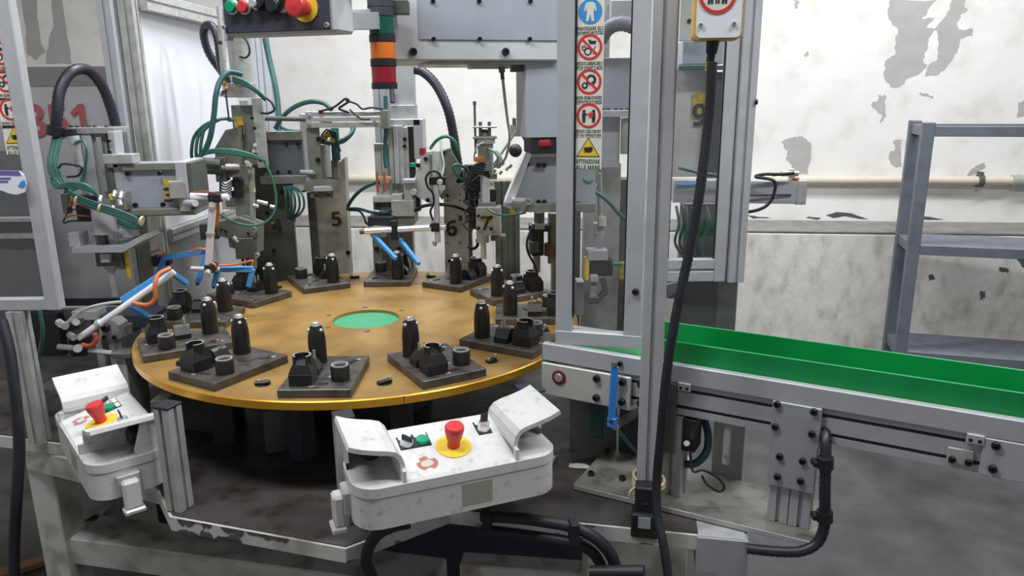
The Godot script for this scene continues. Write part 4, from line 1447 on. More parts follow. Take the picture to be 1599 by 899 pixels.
func station_five() -> void:
	var base := at(522, 425, 2.86)
	var t := thing("press_station", "grey pillar station numbered 5 with a blue-grey side plate and horizontal slotted cylinder", "machine head", Vector3(base.x, 0.70, base.z))
	shape(t, "pillar", [[496, 560], [492, 300], [494, 268], [520, 262], [538, 246], [548, 440], [552, 560]], 2.86, 0.05, M.pillar)
	sb(t, "pillar_edge", 489, 300, 501, 560, 2.845, 0.06, M.steel_dark)
	sbolts(t, [[517, 396], [544, 394]], 2.855, 0.009)
	plate_number(t, "5", 525, 342, 2.858, 0.056, 0)
	sb(t, "stencil_trace", 514, 332, 536, 335, 2.8575, 0.001, M.yellow_dull, 0, 0)
	sb(t, "side_plate", 416, 206, 480, 276, 2.72, 0.12, M.plate_blue, 6)
	sb(t, "top_bar", 418, 205, 478, 219, 2.70, 0.05, M.steel_green, 6)
	sb(t, "red_block", 411, 205, 420, 224, 2.70, 0.05, M.lamp_red, 6)
	sb(t, "lower_shelf", 408, 274, 502, 287, 2.69, 0.14, M.steel_green, 6)
	sbolts(t, [[447, 225], [465, 225], [434, 268], [452, 268], [470, 268]], 2.715, 0.006)
	sb(t, "upright_arm", 475, 178, 483, 292, 2.66, 0.10, M.alu, 20)
	sb(t, "upright_arm", 481, 180, 500, 290, 2.66, 0.08, M.steel_green, 12)
	sbolts(t, [[498, 217], [497, 250]], 2.655, 0.009)
	sb(t, "cylinder_head", 477, 174, 489, 200, 2.64, 0.07, M.alu_dull, 6)
	sb(t, "slotted_cylinder", 486, 174, 598, 182, 2.65, 0.06, M.alu_dull, 2)
	sb(t, "slotted_cylinder", 486, 182, 598, 190, 2.645, 0.06, M.alu, 2)
	sb(t, "slotted_cylinder", 486, 190, 598, 199, 2.64, 0.06, M.alu_dull, 2)
	sb(t, "cylinder_head", 594, 172, 606, 201, 2.64, 0.07, M.steel_green, 2)
	sbolts(t, [[585, 190], [482, 180], [482, 194]], 2.635, 0.006, M.steel)
	sb(t, "sensor_cap", 497, 171, 504, 177, 2.64, 0.02, M.lamp_red)
	sb(t, "slot_sensor", 500, 189, 518, 192, 2.637, 0.01, M.steel_dark)
	rod(t, "piston_rod", 412, 185, 2.68, 478, 186, 2.66, 0.008, M.steel_dark)
	sb(t, "guide_block", 490, 291, 517, 299, 2.62, 0.06, M.alu, 6)
	sb(t, "guide_block", 484, 298, 520, 309, 2.64, 0.07, M.steel_dark, 6)
	shape(t, "knuckle", [[474, 284], [492, 280], [520, 284], [518, 294], [486, 300], [474, 296]], 2.63, 0.07, M.steel_green)
	sbolts(t, [[513, 303], [494, 304]], 2.61, 0.007)
	pole(t, "guide_tube", 507, 226, 276, 2.76, 0.018, M.alu_dull)
	pole(t, "guide_tube", 522, 200, 250, 2.80, 0.016, M.hose_teal)
	sb(t, "small_bracket", 512, 250, 528, 280, 2.80, 0.03, M.steel_green)
	rod(t, "fitting", 470, 268, 2.66, 490, 269, 2.64, 0.008, M.chrome)
	for p in [[503, 212], [510, 208], [516, 216], [500, 280], [508, 282]]:
		rod(t, "fitting", p[0], p[1], 2.70, p[0] + 6, p[1] + 5, 2.70, 0.006, M.yellow_dull)


func station_centre() -> void:
	var base := at(618, 420, 2.86)
	var t := thing("press_station", "central slotted aluminium column station with vertical slides between the pillars numbered 5 and 6", "machine head", Vector3(base.x, 0.70, base.z))
	var p := at(628, 420, 2.90)
	var b := mw(t)
	profile(b, Vector3(p.x, 0.70, p.z), Vector3(p.x, at(628, 60, 2.9).y, p.z), 0.05)
	profile(b, Vector3(p.x - 0.05, 0.70, p.z), Vector3(p.x - 0.05, at(628, 60, 2.9).y, p.z), 0.05)
	part("column", b, M.alu, t)
	sb(t, "lower_pillar", 586, 350, 648, 560, 2.84, 0.06, M.steel_green)
	sbolts(t, [[588, 388], [623, 388]], 2.835, 0.009)
	sb(t, "column_face", 596, 352, 606, 420, 2.835, 0.01, M.steel_dark)
	sb(t, "upper_block", 610, 164, 648, 187, 2.78, 0.08, M.alu_dull)
	sb(t, "upper_body", 608, 100, 646, 165, 2.80, 0.06, M.alu)
	sb(t, "top_bracket", 604, 186, 656, 196, 2.74, 0.10, M.alu)
	sb(t, "bracket_arm", 646, 186, 661, 248, 2.74, 0.10, M.alu)
	for k in 3:
		sb(t, "slide_cylinder", 607 + k * 8, 196, 614.4 + k * 8, 288, 2.72 - (0.008 if k == 1 else 0.0), 0.06, M.alu if k == 1 else M.alu_dull)
	for k in 2:
		sb(t, "slim_cylinder", 586 + k * 11, 224, 596.5 + k * 11, 308, 2.74 - k * 0.006, 0.05, M.alu if k else M.alu_dull)
	sb(t, "carriage", 626, 198, 638, 285, 2.73, 0.04, M.steel)
	sb(t, "carriage_rail", 638, 198, 648, 292, 2.745, 0.04, M.black_steel)
	sbolts(t, [[632, 217], [632, 228]], 2.725, 0.007)
	sb(t, "green_clip", 640, 254, 650, 261, 2.735, 0.02, M.green_button)
	pole(t, "rod_end", 619, 286, 296, 2.71, 0.014, M.steel_dark)
	pole(t, "rod", 619, 294, 308, 2.71, 0.008, M.steel)
	sb(t, "joint_block", 611, 303, 628, 314, 2.68, 0.06, M.alu)
	sb(t, "guide_block", 582, 307, 612, 316, 2.68, 0.09, M.alu_dull)
	sb(t, "gripper_head", 583, 316, 610, 328, 2.70, 0.07, M.steel_dark)
	sbolts(t, [[590, 321]], 2.69, 0.008)
	sb(t, "lift_plate", 632, 284, 644, 334, 2.69, 0.06, M.alu)
	sb(t, "stop_bar", 628, 280, 648, 286, 2.66, 0.05, M.alu)
	sb(t, "carrier_block", 611, 313, 646, 338, 2.67, 0.09, M.alu_dull)
	sb(t, "lower_block", 612, 336, 648, 350, 2.68, 0.10, M.steel_green)
	for u in [588, 600]:
		pole(t, "needle", u, 268, 300, 2.69, 0.004, M.copper)
	sb(t, "clip_strip", 589, 276, 610, 281, 2.69, 0.02, M.copper_pale)
	# black sensor head with clutter
	sb(t, "sensor_head", 574, 338, 614, 354, 2.64, 0.07, M.black_plastic, 0, 0.004)
	shape(t, "sensor_foot", [[568, 358], [584, 353], [612, 355], [604, 364], [580, 366]], 2.62, 0.06, M.steel)
	sb(t, "clamp_piece", 609, 345, 619, 374, 2.60, 0.05, M.black_steel)
	pole(t, "hanging_finger", 616, 350, 373, 2.59, 0.012, M.black_steel)


func station_six() -> void:
	var base := at(714, 425, 2.86)
	var t := thing("press_station", "pale grey pillar station numbered 6 with a chamfered side plate and hanging sensor rod", "machine head", Vector3(base.x, 0.70, base.z))
	shape(t, "pillar", [[698, 560], [693, 322], [690, 270], [684, 236], [707, 232], [728, 266], [733, 440], [738, 560]], 2.86, 0.05, M.pillar)
	sb(t, "pillar_edge", 731, 268, 738, 560, 2.88, 0.06, M.steel_dark)
	shape(t, "chamfered_plate", [[657, 247], [668, 237], [685, 236], [691, 272], [694, 296], [676, 320], [642, 302], [642, 288], [650, 270]], 2.70, 0.03, M.plate_pale)
	shape(t, "rear_plate", [[676, 240], [703, 232], [722, 266], [702, 300], [690, 312], [682, 300]], 2.74, 0.10, M.steel_green)
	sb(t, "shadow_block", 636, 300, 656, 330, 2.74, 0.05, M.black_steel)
	sb(t, "vertical_groove", 671, 240, 677, 300, 2.695, 0.01, M.steel_green)
	sbolts(t, [[665, 248], [668, 312], [684, 300], [653, 258]], 2.695, 0.008)
	sbolts(t, [[646, 299]], 2.69, 0.012, M.chrome)
	sbolts(t, [[693, 238], [686, 254], [699, 305], [702, 407]], 2.735, 0.007)
	for v in [303, 313, 378]:
		for u in [699, 718]:
			wbolt(t, at(u, v, 2.857), Vector3.BACK, 0.003)
	pole(t, "red_cap", 660, 231, 242, 2.72, 0.012, M.dull_red)
	plate_number(t, "6", 705, 357, 2.858, 0.060, 0)
	sb(t, "number_patch", 716, 336, 722, 345, 2.8575, 0.001, M.rust, 0, 0)
	# the sensor rod
	pole(t, "sensor_rod", 679, 236, 378, 2.58, 0.010, M.chrome)
	pole(t, "rod_tip", 679, 377, 384, 2.58, 0.010, M.steel, 0.005)
	sb(t, "rod_clamp", 670, 276, 696, 289, 2.57, 0.04, M.black_steel)
	sbolts(t, [[687, 284]], 2.562, 0.010, M.chrome)
	sb(t, "rod_clamp", 673, 348, 686, 362, 2.565, 0.035, M.black_steel)
	rod(t, "cross_rod", 570, 361, 2.60, 696, 354, 2.585, 0.011, M.chrome)
	rod(t, "rod_end", 562, 362, 2.60, 570, 361, 2.60, 0.009, M.steel_dark)


func station_seven() -> void:
	var base := at(790, 430, 2.70)
	var t := thing("press_station", "greenish slotted column station numbered 7 with a vertical screw spindle and sprung plates on top", "machine head", Vector3(base.x, 0.70, base.z))
	var p := at(784, 430, 2.72)
	var q := at(784, 282, 2.72)
	var b := mw(t)
	profile(b, Vector3(p.x, 0.70, p.z), Vector3(p.x, q.y, p.z), 0.045)
	profile(b, Vector3(p.x + 0.045, 0.70, p.z), Vector3(p.x + 0.045, q.y, p.z), 0.045)
	part("column", b, M.column_green, t)
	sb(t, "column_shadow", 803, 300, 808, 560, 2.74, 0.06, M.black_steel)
	pole(t, "adjusting_rod", 741, 160, 240, 2.60, 0.004, M.steel_dark)
	pole(t, "rod_knob", 741, 158, 164, 2.60, 0.006, M.steel_dark)
	sb(t, "upper_plate", 738, 197, 776, 200, 2.58, 0.06, M.steel)
	sb(t, "lower_plate", 738, 213, 776, 217, 2.58, 0.06, M.steel)
	for u in [750, 764]:
		pole(t, "spacer", u, 190, 214, 2.60, 0.006, M.steel_dark)
	pole(t, "bell", 757, 202, 214, 2.61, 0.008, M.steel_dark, 0.022)
	pole(t, "spindle_head", 758, 217, 224, 2.61, 0.034, M.steel)
	pole(t, "spindle_body", 758, 224, 266, 2.61, 0.027, M.steel_green)
	pole(t, "spindle_shaft", 757, 264, 330, 2.61, 0.017, M.chrome)
	for u in [748, 766]:
		pole(t, "guide_pin", u, 222, 275, 2.60, 0.004, M.steel)
	sb(t, "orange_tag", 742, 245, 756, 253, 2.58, 0.02, M.orange)
	sb(t, "green_block", 751, 272, 776, 280, 2.60, 0.07, M.steel_green)
	sb(t, "black_block", 762, 296, 775, 322, 2.61, 0.05, M.black_steel)
	sb(t, "bearing_block", 748, 316, 774, 325, 2.59, 0.08, M.column_green)
	sb(t, "number_block", 743, 324, 780, 368, 2.56, 0.07, M.steel, -6)
	sbolts(t, [[747, 337], [767, 339], [747, 356], [767, 357]], 2.553, 0.006)
	plate_number(t, "7", 758, 349, 2.555, 0.048, -6, [756, 333, 766, 352])
	pole(t, "nose", 754, 366, 378, 2.57, 0.022, M.steel)
	pole(t, "quill", 755, 376, 404, 2.57, 0.010, M.chrome)
	sb(t, "side_arm", 766, 368, 790, 376, 2.60, 0.05, M.steel_green)
	# black valve bank
	for k in 9:
		sb(t, "valve", 728 + (k % 3) * 5, 258 + k * 11, 748 - (k % 2) * 4, 267 + k * 11, 2.63 + (k % 3) * 0.01, 0.04, M.black_plastic, 15 - k * 5)
	sb(t, "manifold", 728, 262, 752, 300, 2.65, 0.05, M.black_steel, 12)
	sb(t, "manifold", 733, 300, 747, 356, 2.66, 0.05, M.black_steel, -8)
	for k in 11:
		var v := 262 + k * 8 + rng.randf_range(-5, 5)
		hose("wire", [[732 + rng.randf_range(-4, 8), v, 2.62], [724 + rng.randf_range(-4, 10), v + rng.randf_range(2, 12), 2.60], [732 + rng.randf_range(-4, 12), v + rng.randf_range(10, 30), 2.59], [744 + rng.randf_range(-8, 6), v + rng.randf_range(0, 26), 2.61]], 0.0028, M.rubber, "", "", 0.0, t)
	for p2 in [[776, 262], [783, 258], [770, 270], [790, 266], [795, 262], [780, 272]]:
		rod(t, "fitting", p2[0], p2[1], 2.60, p2[0] + 4, p2[1] - 5, 2.60, 0.005, M.steel_green if p2[0] % 2 else M.steel)
	sb(t, "cross_bar", 795, 194, 832, 213, 2.80, 0.05, M.alu_dull)
	sb(t, "bar_block", 800, 184, 806, 196, 2.80, 0.04, M.steel_dark)
	b = mw(t)
	b.ball(at(805, 235, 2.5), 0.022, 16)
	part("ball_knob", b, M.black_plastic, t)
	rod(t, "lever", 768, 262, 2.62, 820, 184, 2.72, 0.004, M.steel_dark)


func station_eight() -> void:
	var base := at(850, 420, 2.45)
	var t := thing("press_station", "sloped blue-grey bracket station with dark spindle couplings left of the right guard door", "machine head", Vector3(base.x, 0.70, base.z))
	sb(t, "column", 862, 330, 905, 620, 2.50, 0.10, M.column_green)
	shape(t, "bracket_face", [[824, 238], [930, 238], [930, 331], [806, 331], [796, 316]], 2.20, 0.02, M.grey_paint)
	shape(t, "sloped_edge", [[822, 236], [831, 238], [801, 318], [788, 316]], 2.15, 0.14, M.panel_white)
	shape(t, "edge_tip", [[788, 316], [801, 318], [798, 326], [786, 322]], 2.15, 0.14, M.alu_dull)
	shape(t, "yellow_stub", [[788, 320], [796, 318], [805, 332], [799, 334]], 2.16, 0.10, M.yellow_dull)
	sb(t, "top_ledge", 826, 234, 930, 246, 2.18, 0.14, M.steel_green)
	sb(t, "lower_ledge", 824, 318, 930, 331, 2.17, 0.16, M.steel_green)
	sbolts(t, [[824, 256], [841, 258], [850, 258], [841, 315], [850, 315], [903, 318]], 2.195, 0.007)
	rod(t, "silver_pin", 797, 312, 2.14, 824, 314, 2.18, 0.009, M.chrome)
	bolt(t, t.transform.affine_inverse() * at(825, 314, 2.165), Vector3.BACK, 0.011, M.steel)
	pole(t, "spindle_neck", 842, 331, 350, 2.38, 0.017, M.steel_dark)
	pole(t, "coupling", 842, 348, 356, 2.38, 0.026, M.steel)
	sb(t, "clamp_ring", 826, 352, 858, 362, 2.36, 0.06, M.black_steel)
	sb(t, "slide_body", 830, 360, 850, 400, 2.37, 0.05, M.black_steel, 10, 0.004)
	sb(t, "slide_key", 828, 378, 842, 394, 2.35, 0.03, M.steel_dark, 10)
	pole(t, "tool", 838, 398, 424, 2.38, 0.012, M.steel_green)
	pole(t, "grey_tube", 866, 332, 410, 2.40, 0.022, M.steel_green)
	pole(t, "brown_collar", 864, 380, 398, 2.39, 0.030, M.rust)
	hose("cable", [[834, 350, 2.35], [824, 372, 2.33], [824, 392, 2.33], [834, 412, 2.35], [838, 424, 2.36]], 0.004, M.rubber, "", "", 0.0, t)


func station_nine() -> void:
	var base := at(950, 500, 2.35)
	var t := thing("transfer_station", "pick and place station with black gripper and yellow plate seen through the right guard door", "machine head", Vector3(base.x, 0.70, base.z))
	sb(t, "column", 912, 255, 966, 560, 2.42, 0.08, M.alu_dull)
	sb(t, "column", 966, 280, 990, 560, 2.46, 0.08, M.steel_dark)
	sb(t, "top_box", 936, 90, 1000, 174, 2.35, 0.12, M.grey_paint)
	sb(t, "top_plate", 934, 172, 996, 183, 2.30, 0.12, M.alu)
	for u in [942, 950, 962, 970, 980]:
		wbolt(t, at(u, 172, 2.33), Vector3.UP, 0.006)
	sb(t, "slide", 940, 183, 968, 262, 2.34, 0.05, M.alu)
	pole(t, "cylinder", 978, 184, 240, 2.33, 0.016, M.steel)
	sb(t, "upper_bracket", 898, 288, 932, 328, 2.30, 0.03, M.grey_paint)
	rod(t, "spindle", 936, 270, 2.31, 938, 345, 2.31, 0.008, M.steel)
	sb(t, "spindle_block", 928, 350, 944, 368, 2.30, 0.04, M.alu_dull)
	pole(t, "spindle_nut", 940, 338, 352, 2.30, 0.014, M.chrome)
	sb(t, "arm", 930, 366, 942, 394, 2.30, 0.03, M.alu)
	sb(t, "gripper_top", 917, 391, 949, 407, 2.27, 0.05, M.alu)
	sb(t, "gripper_body", 920, 407, 957, 431, 2.28, 0.05, M.black_plastic)
	sb(t, "yellow_plate", 914, 404, 920, 438, 2.27, 0.04, M.yellow)
	sb(t, "finger", 922, 430, 934, 441, 2.26, 0.03, M.alu)
	sb(t, "finger", 922, 441, 932, 470, 2.27, 0.02, M.steel)
	shape(t, "finger", [[936, 438], [946, 436], [950, 458], [938, 470], [934, 464], [942, 454]], 2.28, 0.02, M.steel_dark)
	sb(t, "jaw_tip", 920, 464, 936, 474, 2.26, 0.03, M.steel_dark)
	rod(t, "air_fitting", 956, 412, 2.27, 972, 412, 2.26, 0.006, M.hose_green)
	sb(t, "yellow_strip", 968, 410, 976, 436, 2.38, 0.02, M.yellow_dull)
	sb(t, "base_block", 900, 440, 912, 492, 2.36, 0.06, M.alu)
	hose("air_hose", [[896, 276, 2.22], [915, 290, 2.22], [945, 310, 2.22], [965, 332, 2.22], [978, 345, 2.24]], 0.006, M.hose_teal, "", "", 0.0, t)
	hose("air_hose", [[900, 250, 2.22], [904, 272, 2.21], [918, 284, 2.20], [930, 276, 2.21], [930, 262, 2.22]], 0.005, M.hose_green, "", "", 0.0, t)
	# pale cabinet wall behind
	sb(t, "rear_post", 940, -20, 953, 92, 2.55, 0.05, M.alu_dull)
	sb(t, "rear_plate", 954, 0, 1000, 40, 2.50, 0.04, M.side_grey)


func station_ten() -> void:
	var base := at(1090, 400, 2.65)
	var t := thing("press_station", "station numbered 9 seen through the right guard panel with dark grey housing", "machine head", Vector3(base.x, 0.70, base.z))
	sb(t, "pale_plate", 1050, 108, 1112, 276, 2.62, 0.03, M.plate_pale)
	sb(t, "housing", 1104, 112, 1140, 278, 2.58, 0.12, M.panel_dark)
	plate_number(t, "9", 1092, 180, 2.612, 0.072, 0, [1081, 145, 1104, 184])
	sb(t, "upper_box", 1066, 64, 1130, 100, 2.55, 0.12, M.grey_paint)
	sb(t, "upper_rail", 1060, 102, 1145, 109, 2.54, 0.03, M.hose_teal)
	sb(t, "blank_plate", 1062, -20, 1086, 64, 2.50, 0.02, M.plate_pale)
	sbolts(t, [[1076, 33]], 2.50, 0.007)
	sb(t, "pillar", 1062, 318, 1118, 620, 2.72, 0.08, M.steel_dark)
	sb(t, "foot", 1118, 340, 1150, 620, 2.74, 0.06, M.steel_green)
	for k in 7:
		hose("wire", [[1056 + k * 8, 322, 2.60], [1060 + k * 8, 350, 2.56], [1054 + k * 7, 378, 2.57], [1066 + k * 5, 400, 2.60]], 0.005, M.rubber if k % 2 else M.hose_teal, "", "", 0.0, t)
	sb(t, "lower_bracket", 1044, 436, 1066, 466, 2.45, 0.03, M.grey_paint)
	shape(t, "lower_plate", [[1030, 448], [1060, 440], [1062, 452], [1034, 470]], 2.42, 0.02, M.alu)
	var c := thing("air_cylinder", "round-cornered aluminium air cylinder sticking out to the right past the guard panel", "air cylinder", at(1160, 300, 2.5))
	var b := mw(c)
	var p := at(1050, 297, 2.54)
	var q := at(1240, 299, 2.5)
	var sec := []
	for k in 24:
		var a := TAU * k / 24
		sec.append(Vector2(clampf(cos(a) * 0.052, -0.038, 0.038), clampf(sin(a) * 0.052, -0.038, 0.038)))
	b.prism(sec, p.distance_to(q), Transform3D(Mb.frame(q - p), p))
	part("barrel", b, M.alu, c)
	b = mw(c)
	var sec2 := []
	for s in sec:
		sec2.append(s * 1.06)
	b.prism(sec2, 0.03, Transform3D(Mb.frame(q - p), q))
	part("end_cap", b, M.alu_dull, c)
	b = mw(c)
	slab(b, 1165, 303, 1236, 306, 2.458, 0.004)
	part("slot", b, M.panel_dark, c)
	b = mw(c)
	slab(b, 1056, 287, 1090, 291, 2.49, 0.004)
	part("blue_label", b, M.blue_sign, c)
	rod(c, "port_fitting", 1236, 281, 2.49, 1236, 264, 2.49, 0.011, M.chrome)
	rod(c, "port_elbow", 1220, 271, 2.48, 1246, 271, 2.48, 0.009, M.steel)
	rod(c, "red_collar", 1242, 278, 2.48, 1242, 284, 2.48, 0.012, M.copper)
	rod(c, "brass_stub", 1206, 273, 2.48, 1220, 271, 2.48, 0.006, M.yellow_dull)


func rounded(w: float, d: float, r: float, seg := 6) -> Array:
	var out := []
	for c in [[1, 1, 0], [-1, 1, 90], [-1, -1, 180], [1, -1, 270]]:
		for k in seg + 1:
			var a := deg_to_rad(c[2] + 90.0 * k / seg)
			out.append(Vector2(c[0] * (w / 2 - r) + cos(a) * r, c[1] * (d / 2 - r) + sin(a) * r))
	return out


func roof_height(prof: Array, x: float) -> float:
	for i in prof.size() - 1:
		if x <= prof[i + 1].x:
			return lerpf(prof[i].y, prof[i + 1].y, clampf((x - prof[i].x) / maxf(prof[i + 1].x - prof[i].x, 1e-5), 0.0, 1.0)) - 0.003
	return prof[-1].y - 0.003


func two_hand(label: String, pos: Vector3, yaw: float, plug: float) -> Node3D:   # x along, z towards the operator, origin under the middle
	var t := thing("two_hand_control", label, "control box", pos, yaw, "white two-hand control boxes")
	var L := 0.418
	var D := 0.168
	var up := Transform3D(Basis(Vector3.RIGHT, Vector3.FORWARD, Vector3.UP), Vector3.ZERO)
	var tray := part("tray", Mb.new().prism(rounded(L - 0.003, D - 0.003, 0.05, 10), 0.064, up), M.white_plastic, t)
	tray.set_meta("label", "lower half of the white housing")
	up.origin.y = 0.0655
	var cover := part("cover", Mb.new().prism(rounded(L, D, 0.051, 10), 0.02, up), M.white_plastic, t)
	# sloping middle of the cover
	var wedge_sec := [Vector2(-D / 2 + 0.003, 0.0855), Vector2(D / 2 - 0.001, 0.0855), Vector2(D / 2 - 0.006, 0.09), Vector2(-D / 2 + 0.010, 0.125), Vector2(-D / 2 + 0.003, 0.122)]
	var inner := 0.110
	var side := Transform3D(Basis(Vector3.BACK, Vector3.UP, Vector3.LEFT), Vector3(inner, 0, 0))
	part("sloping_top", Mb.new().prism(wedge_sec, inner * 2, side), M.white_plastic, cover)
	# hoods over the two palm buttons
	for s in [-1.0, 1.0]:
		var prof := [Vector2(0, 0.085), Vector2(0.0, 0.118), Vector2(0.005, 0.134), Vector2(0.015, 0.145), Vector2(0.032, 0.151), Vector2(0.055, 0.156), Vector2(0.08, 0.163), Vector2(0.101, 0.172)]
		var line := []
		var back := []
		for i in prof.size():
			var p: Vector2 = prof[i]
			var tn: Vector2 = (prof[mini(i + 1, prof.size() - 1)] - prof[maxi(i - 1, 0)]).normalized()
			line.append(Vector2(s * (inner + p.x), p.y))
			var q: Vector2 = p + Vector2(tn.y, -tn.x) * 0.009
			back.append(Vector2(s * (inner + q.x), q.y))
		back.reverse()
		var hb := Mb.new()
		hb.prism(line + back, D - 0.016, Transform3D(Basis(), Vector3(0, 0, -D / 2 + 0.002)))
		# inner cheek runs on down to the cover
		hb.bx(Vector3(s * (inner + 0.004), 0.098, 0), Vector3(0.008, 0.026, D - 0.004), 0, 0.002)
		var hood := part("hood", hb, M.white_plastic, t)
		# the back wall wraps round the rounded end
		var wb := Mb.new()
		var path := [Vector2(inner, -D / 2 + 0.002), Vector2(L / 2 - 0.05, -D / 2 + 0.002)]
		for k in 7:
			var a := -PI / 2 + PI / 2 * (k + 1) / 7
			path.append(Vector2(L / 2 - 0.051 + cos(a) * 0.049, -D / 2 + 0.051 + sin(a) * 0.049))
		path.append(Vector2(L / 2 - 0.002, -0.012))
		for i in path.size() - 1:
			var a: Vector2 = path[i]
			var b: Vector2 = path[i + 1]
			var nn := (b - a).normalized().orthogonal() * 0.006
			var ha := roof_height(prof, a.x - inner)
			var hb2 := roof_height(prof, b.x - inner)
			if i == path.size() - 2:
				hb2 = 0.10
			for off in [Vector2.ZERO, nn, -nn]:
				if off == nn and nn.dot(-a) < 0.0 or off == -nn and nn.dot(-a) >= 0.0:
					continue
				var pa: Vector2 = a + off
				var pb: Vector2 = b + off
				wb.quad(Vector3(s * pa.x, 0.083, pa.y), Vector3(s * pb.x, 0.083, pb.y), Vector3(s * pb.x, hb2, pb.y), Vector3(s * pa.x, ha, pa.y), Vector3(s * pa.x, 0, pa.y) * (1.0 if off == Vector2.ZERO else -1.0))
			var inn: Vector2 = nn if nn.dot(-a) >= 0.0 else -nn
			wb.quad(Vector3(s * a.x, ha, a.y), Vector3(s * b.x, hb2, b.y), Vector3(s * (b.x + inn.x), hb2, b.y + inn.y), Vector3(s * (a.x + inn.x), ha, a.y + inn.y), Vector3.UP)
		part("back_wall", wb, M.white_plastic, hood)
		part("palm_button", Mb.new().lathe(Vector3(s * (inner + 0.046), 0.116, -D / 2 + 0.009), [Vector2(0.014, 0), Vector2(0.014, 0.040), Vector2(0.022, 0.042), Vector2(0.024, 0.050), Vector2(0.021, 0.060), Vector2(0.012, 0.065), Vector2(0, 0.066)], Vector3.BACK, 24), M.black_plastic, t, "black mushroom palm button")
	# controls on the slope
	var al := atan2(0.035, D - 0.016)
	var tb := Basis(Vector3.RIGHT, al)
	var on := func(x: float, z: float) -> Vector3: return Vector3(x, 0.09 + (D / 2 - 0.006 - z) * tan(al), z)
	var nrm: Vector3 = tb.y
	var es: Vector3 = on.call(0.004, 0.010)
	part("warning_ring", Mb.new().lathe(es, [Vector2(0.036, 0), Vector2(0.036, 0.002), Vector2(0.0, 0.002)], nrm, 36), M.yellow, t, "yellow warning disc")
	part("emergency_stop", Mb.new().lathe(es, [Vector2(0.013, 0.002), Vector2(0.013, 0.016), Vector2(0.0155, 0.022), Vector2(0.0195, 0.040), Vector2(0.0195, 0.048), Vector2(0.0175, 0.0515), Vector2(0, 0.0525)], nrm, 32), M.red, t, "red emergency stop mushroom button")
	var kp: Vector3 = on.call(-0.068, -0.026)
	var plate := part("button_plate", Mb.new().box(Transform3D(tb, kp), Vector3(0.064, 0.004, 0.042), 0.001), M.black_plastic, t)
	for k in 2:
		part("name_tag", Mb.new().box(Transform3D(tb, kp + tb * Vector3(-0.016 + k * 0.032, 0.0022, -0.014)), Vector3(0.026, 0.0015, 0.010), 0.0004), M.sign_paper, plate)
	part("green_button", Mb.new().lathe(kp + tb * Vector3(0.016, 0.002, 0.005), [Vector2(0.0135, 0), Vector2(0.0135, 0.005), Vector2(0.012, 0.007), Vector2(0, 0.0075)], nrm, 24), M.green_button, plate, "green push button")
	part("selector_bezel", Mb.new().lathe(kp + tb * Vector3(-0.016, 0.002, 0.005), [Vector2(0.0135, 0), Vector2(0.0135, 0.006), Vector2(0.011, 0.009), Vector2(0, 0.009)], nrm, 24), M.chrome, plate)
	part("selector_knob", Mb.new().box(Transform3D(tb * Basis(Vector3.UP, 0.7), kp + tb * Vector3(-0.016, 0.014, 0.005)), Vector3(0.007, 0.014, 0.024), 0.002), M.black_plastic, plate)
	var kk: Vector3 = on.call(0.080, -0.030)
	var kpl := part("key_plate", Mb.new().box(Transform3D(tb, kk), Vector3(0.030, 0.003, 0.044), 0.001), M.black_plastic, t)
	part("name_tag", Mb.new().box(Transform3D(tb, kk + tb * Vector3(0, 0.002, -0.015)), Vector3(0.024, 0.0015, 0.009), 0.0004), M.sign_paper, kpl)
	part("key_switch", Mb.new().lathe(kk + tb * Vector3(0, 0.0015, 0.006), [Vector2(0.0125, 0), Vector2(0.0125, 0.016), Vector2(0.0105, 0.020), Vector2(0, 0.020)], nrm, 24), M.chrome, kpl)
	part("key", Mb.new().box(Transform3D(tb, kk + tb * Vector3(0, 0.030, 0.006)), Vector3(0.016, 0.022, 0.003), 0.001), M.black_plastic, kpl)
	# worn round sticker
	var sp: Vector3 = on.call(-0.060, 0.044)
	var rag := []
	for k in 22:
		var a := TAU * k / 22
		rag.append(Vector2(cos(a), sin(a)) * 0.021 * (1.0 - (0.35 if k in [3, 4, 9, 16, 17] else 0.0)))
	part("worn_sticker", Mb.new().prism(rag, 0.0004, Transform3D(tb * Basis(Vector3.RIGHT, -PI / 2), sp)), M.worn_red, t, "worn red and white round sticker")
	rag = []
	for k in 14:
		var a := TAU * k / 14
		rag.append(Vector2(cos(a), sin(a) * 0.8) * 0.0135 * rng.randf_range(0.75, 1.1))
	part("worn_sticker", Mb.new().prism(rag, 0.0008, Transform3D(tb * Basis(Vector3.RIGHT, -PI / 2), sp)), M.worn_white, t)
	part("blank_label", Mb.new().bx(Vector3(0.028, 0.036, D / 2 - 0.0012), Vector3(0.062, 0.046, 0.001), 0, 0), M.label_grey, t, "blank grey green label")
	# plug on one end
	var e := plug * (L / 2 + 0.004)
	var pz := -0.005 if plug < 0 else 0.01
	part("plug", Mb.new().bx(Vector3(e, 0.030, pz), Vector3(0.016, 0.05, 0.05), 0, 0.003), M.alu_dull, t)
	part("plug", Mb.new().bx(Vector3(e + plug * 0.016, 0.012, pz), Vector3(0.022, 0.066, 0.036), 0, 0.005), M.white_plastic, t)
	part("plug_lever", Mb.new().bx(Vector3(e + plug * 0.018, -0.026, pz), Vector3(0.03, 0.012, 0.044), 0, 0.003), M.chrome, t)
	return t


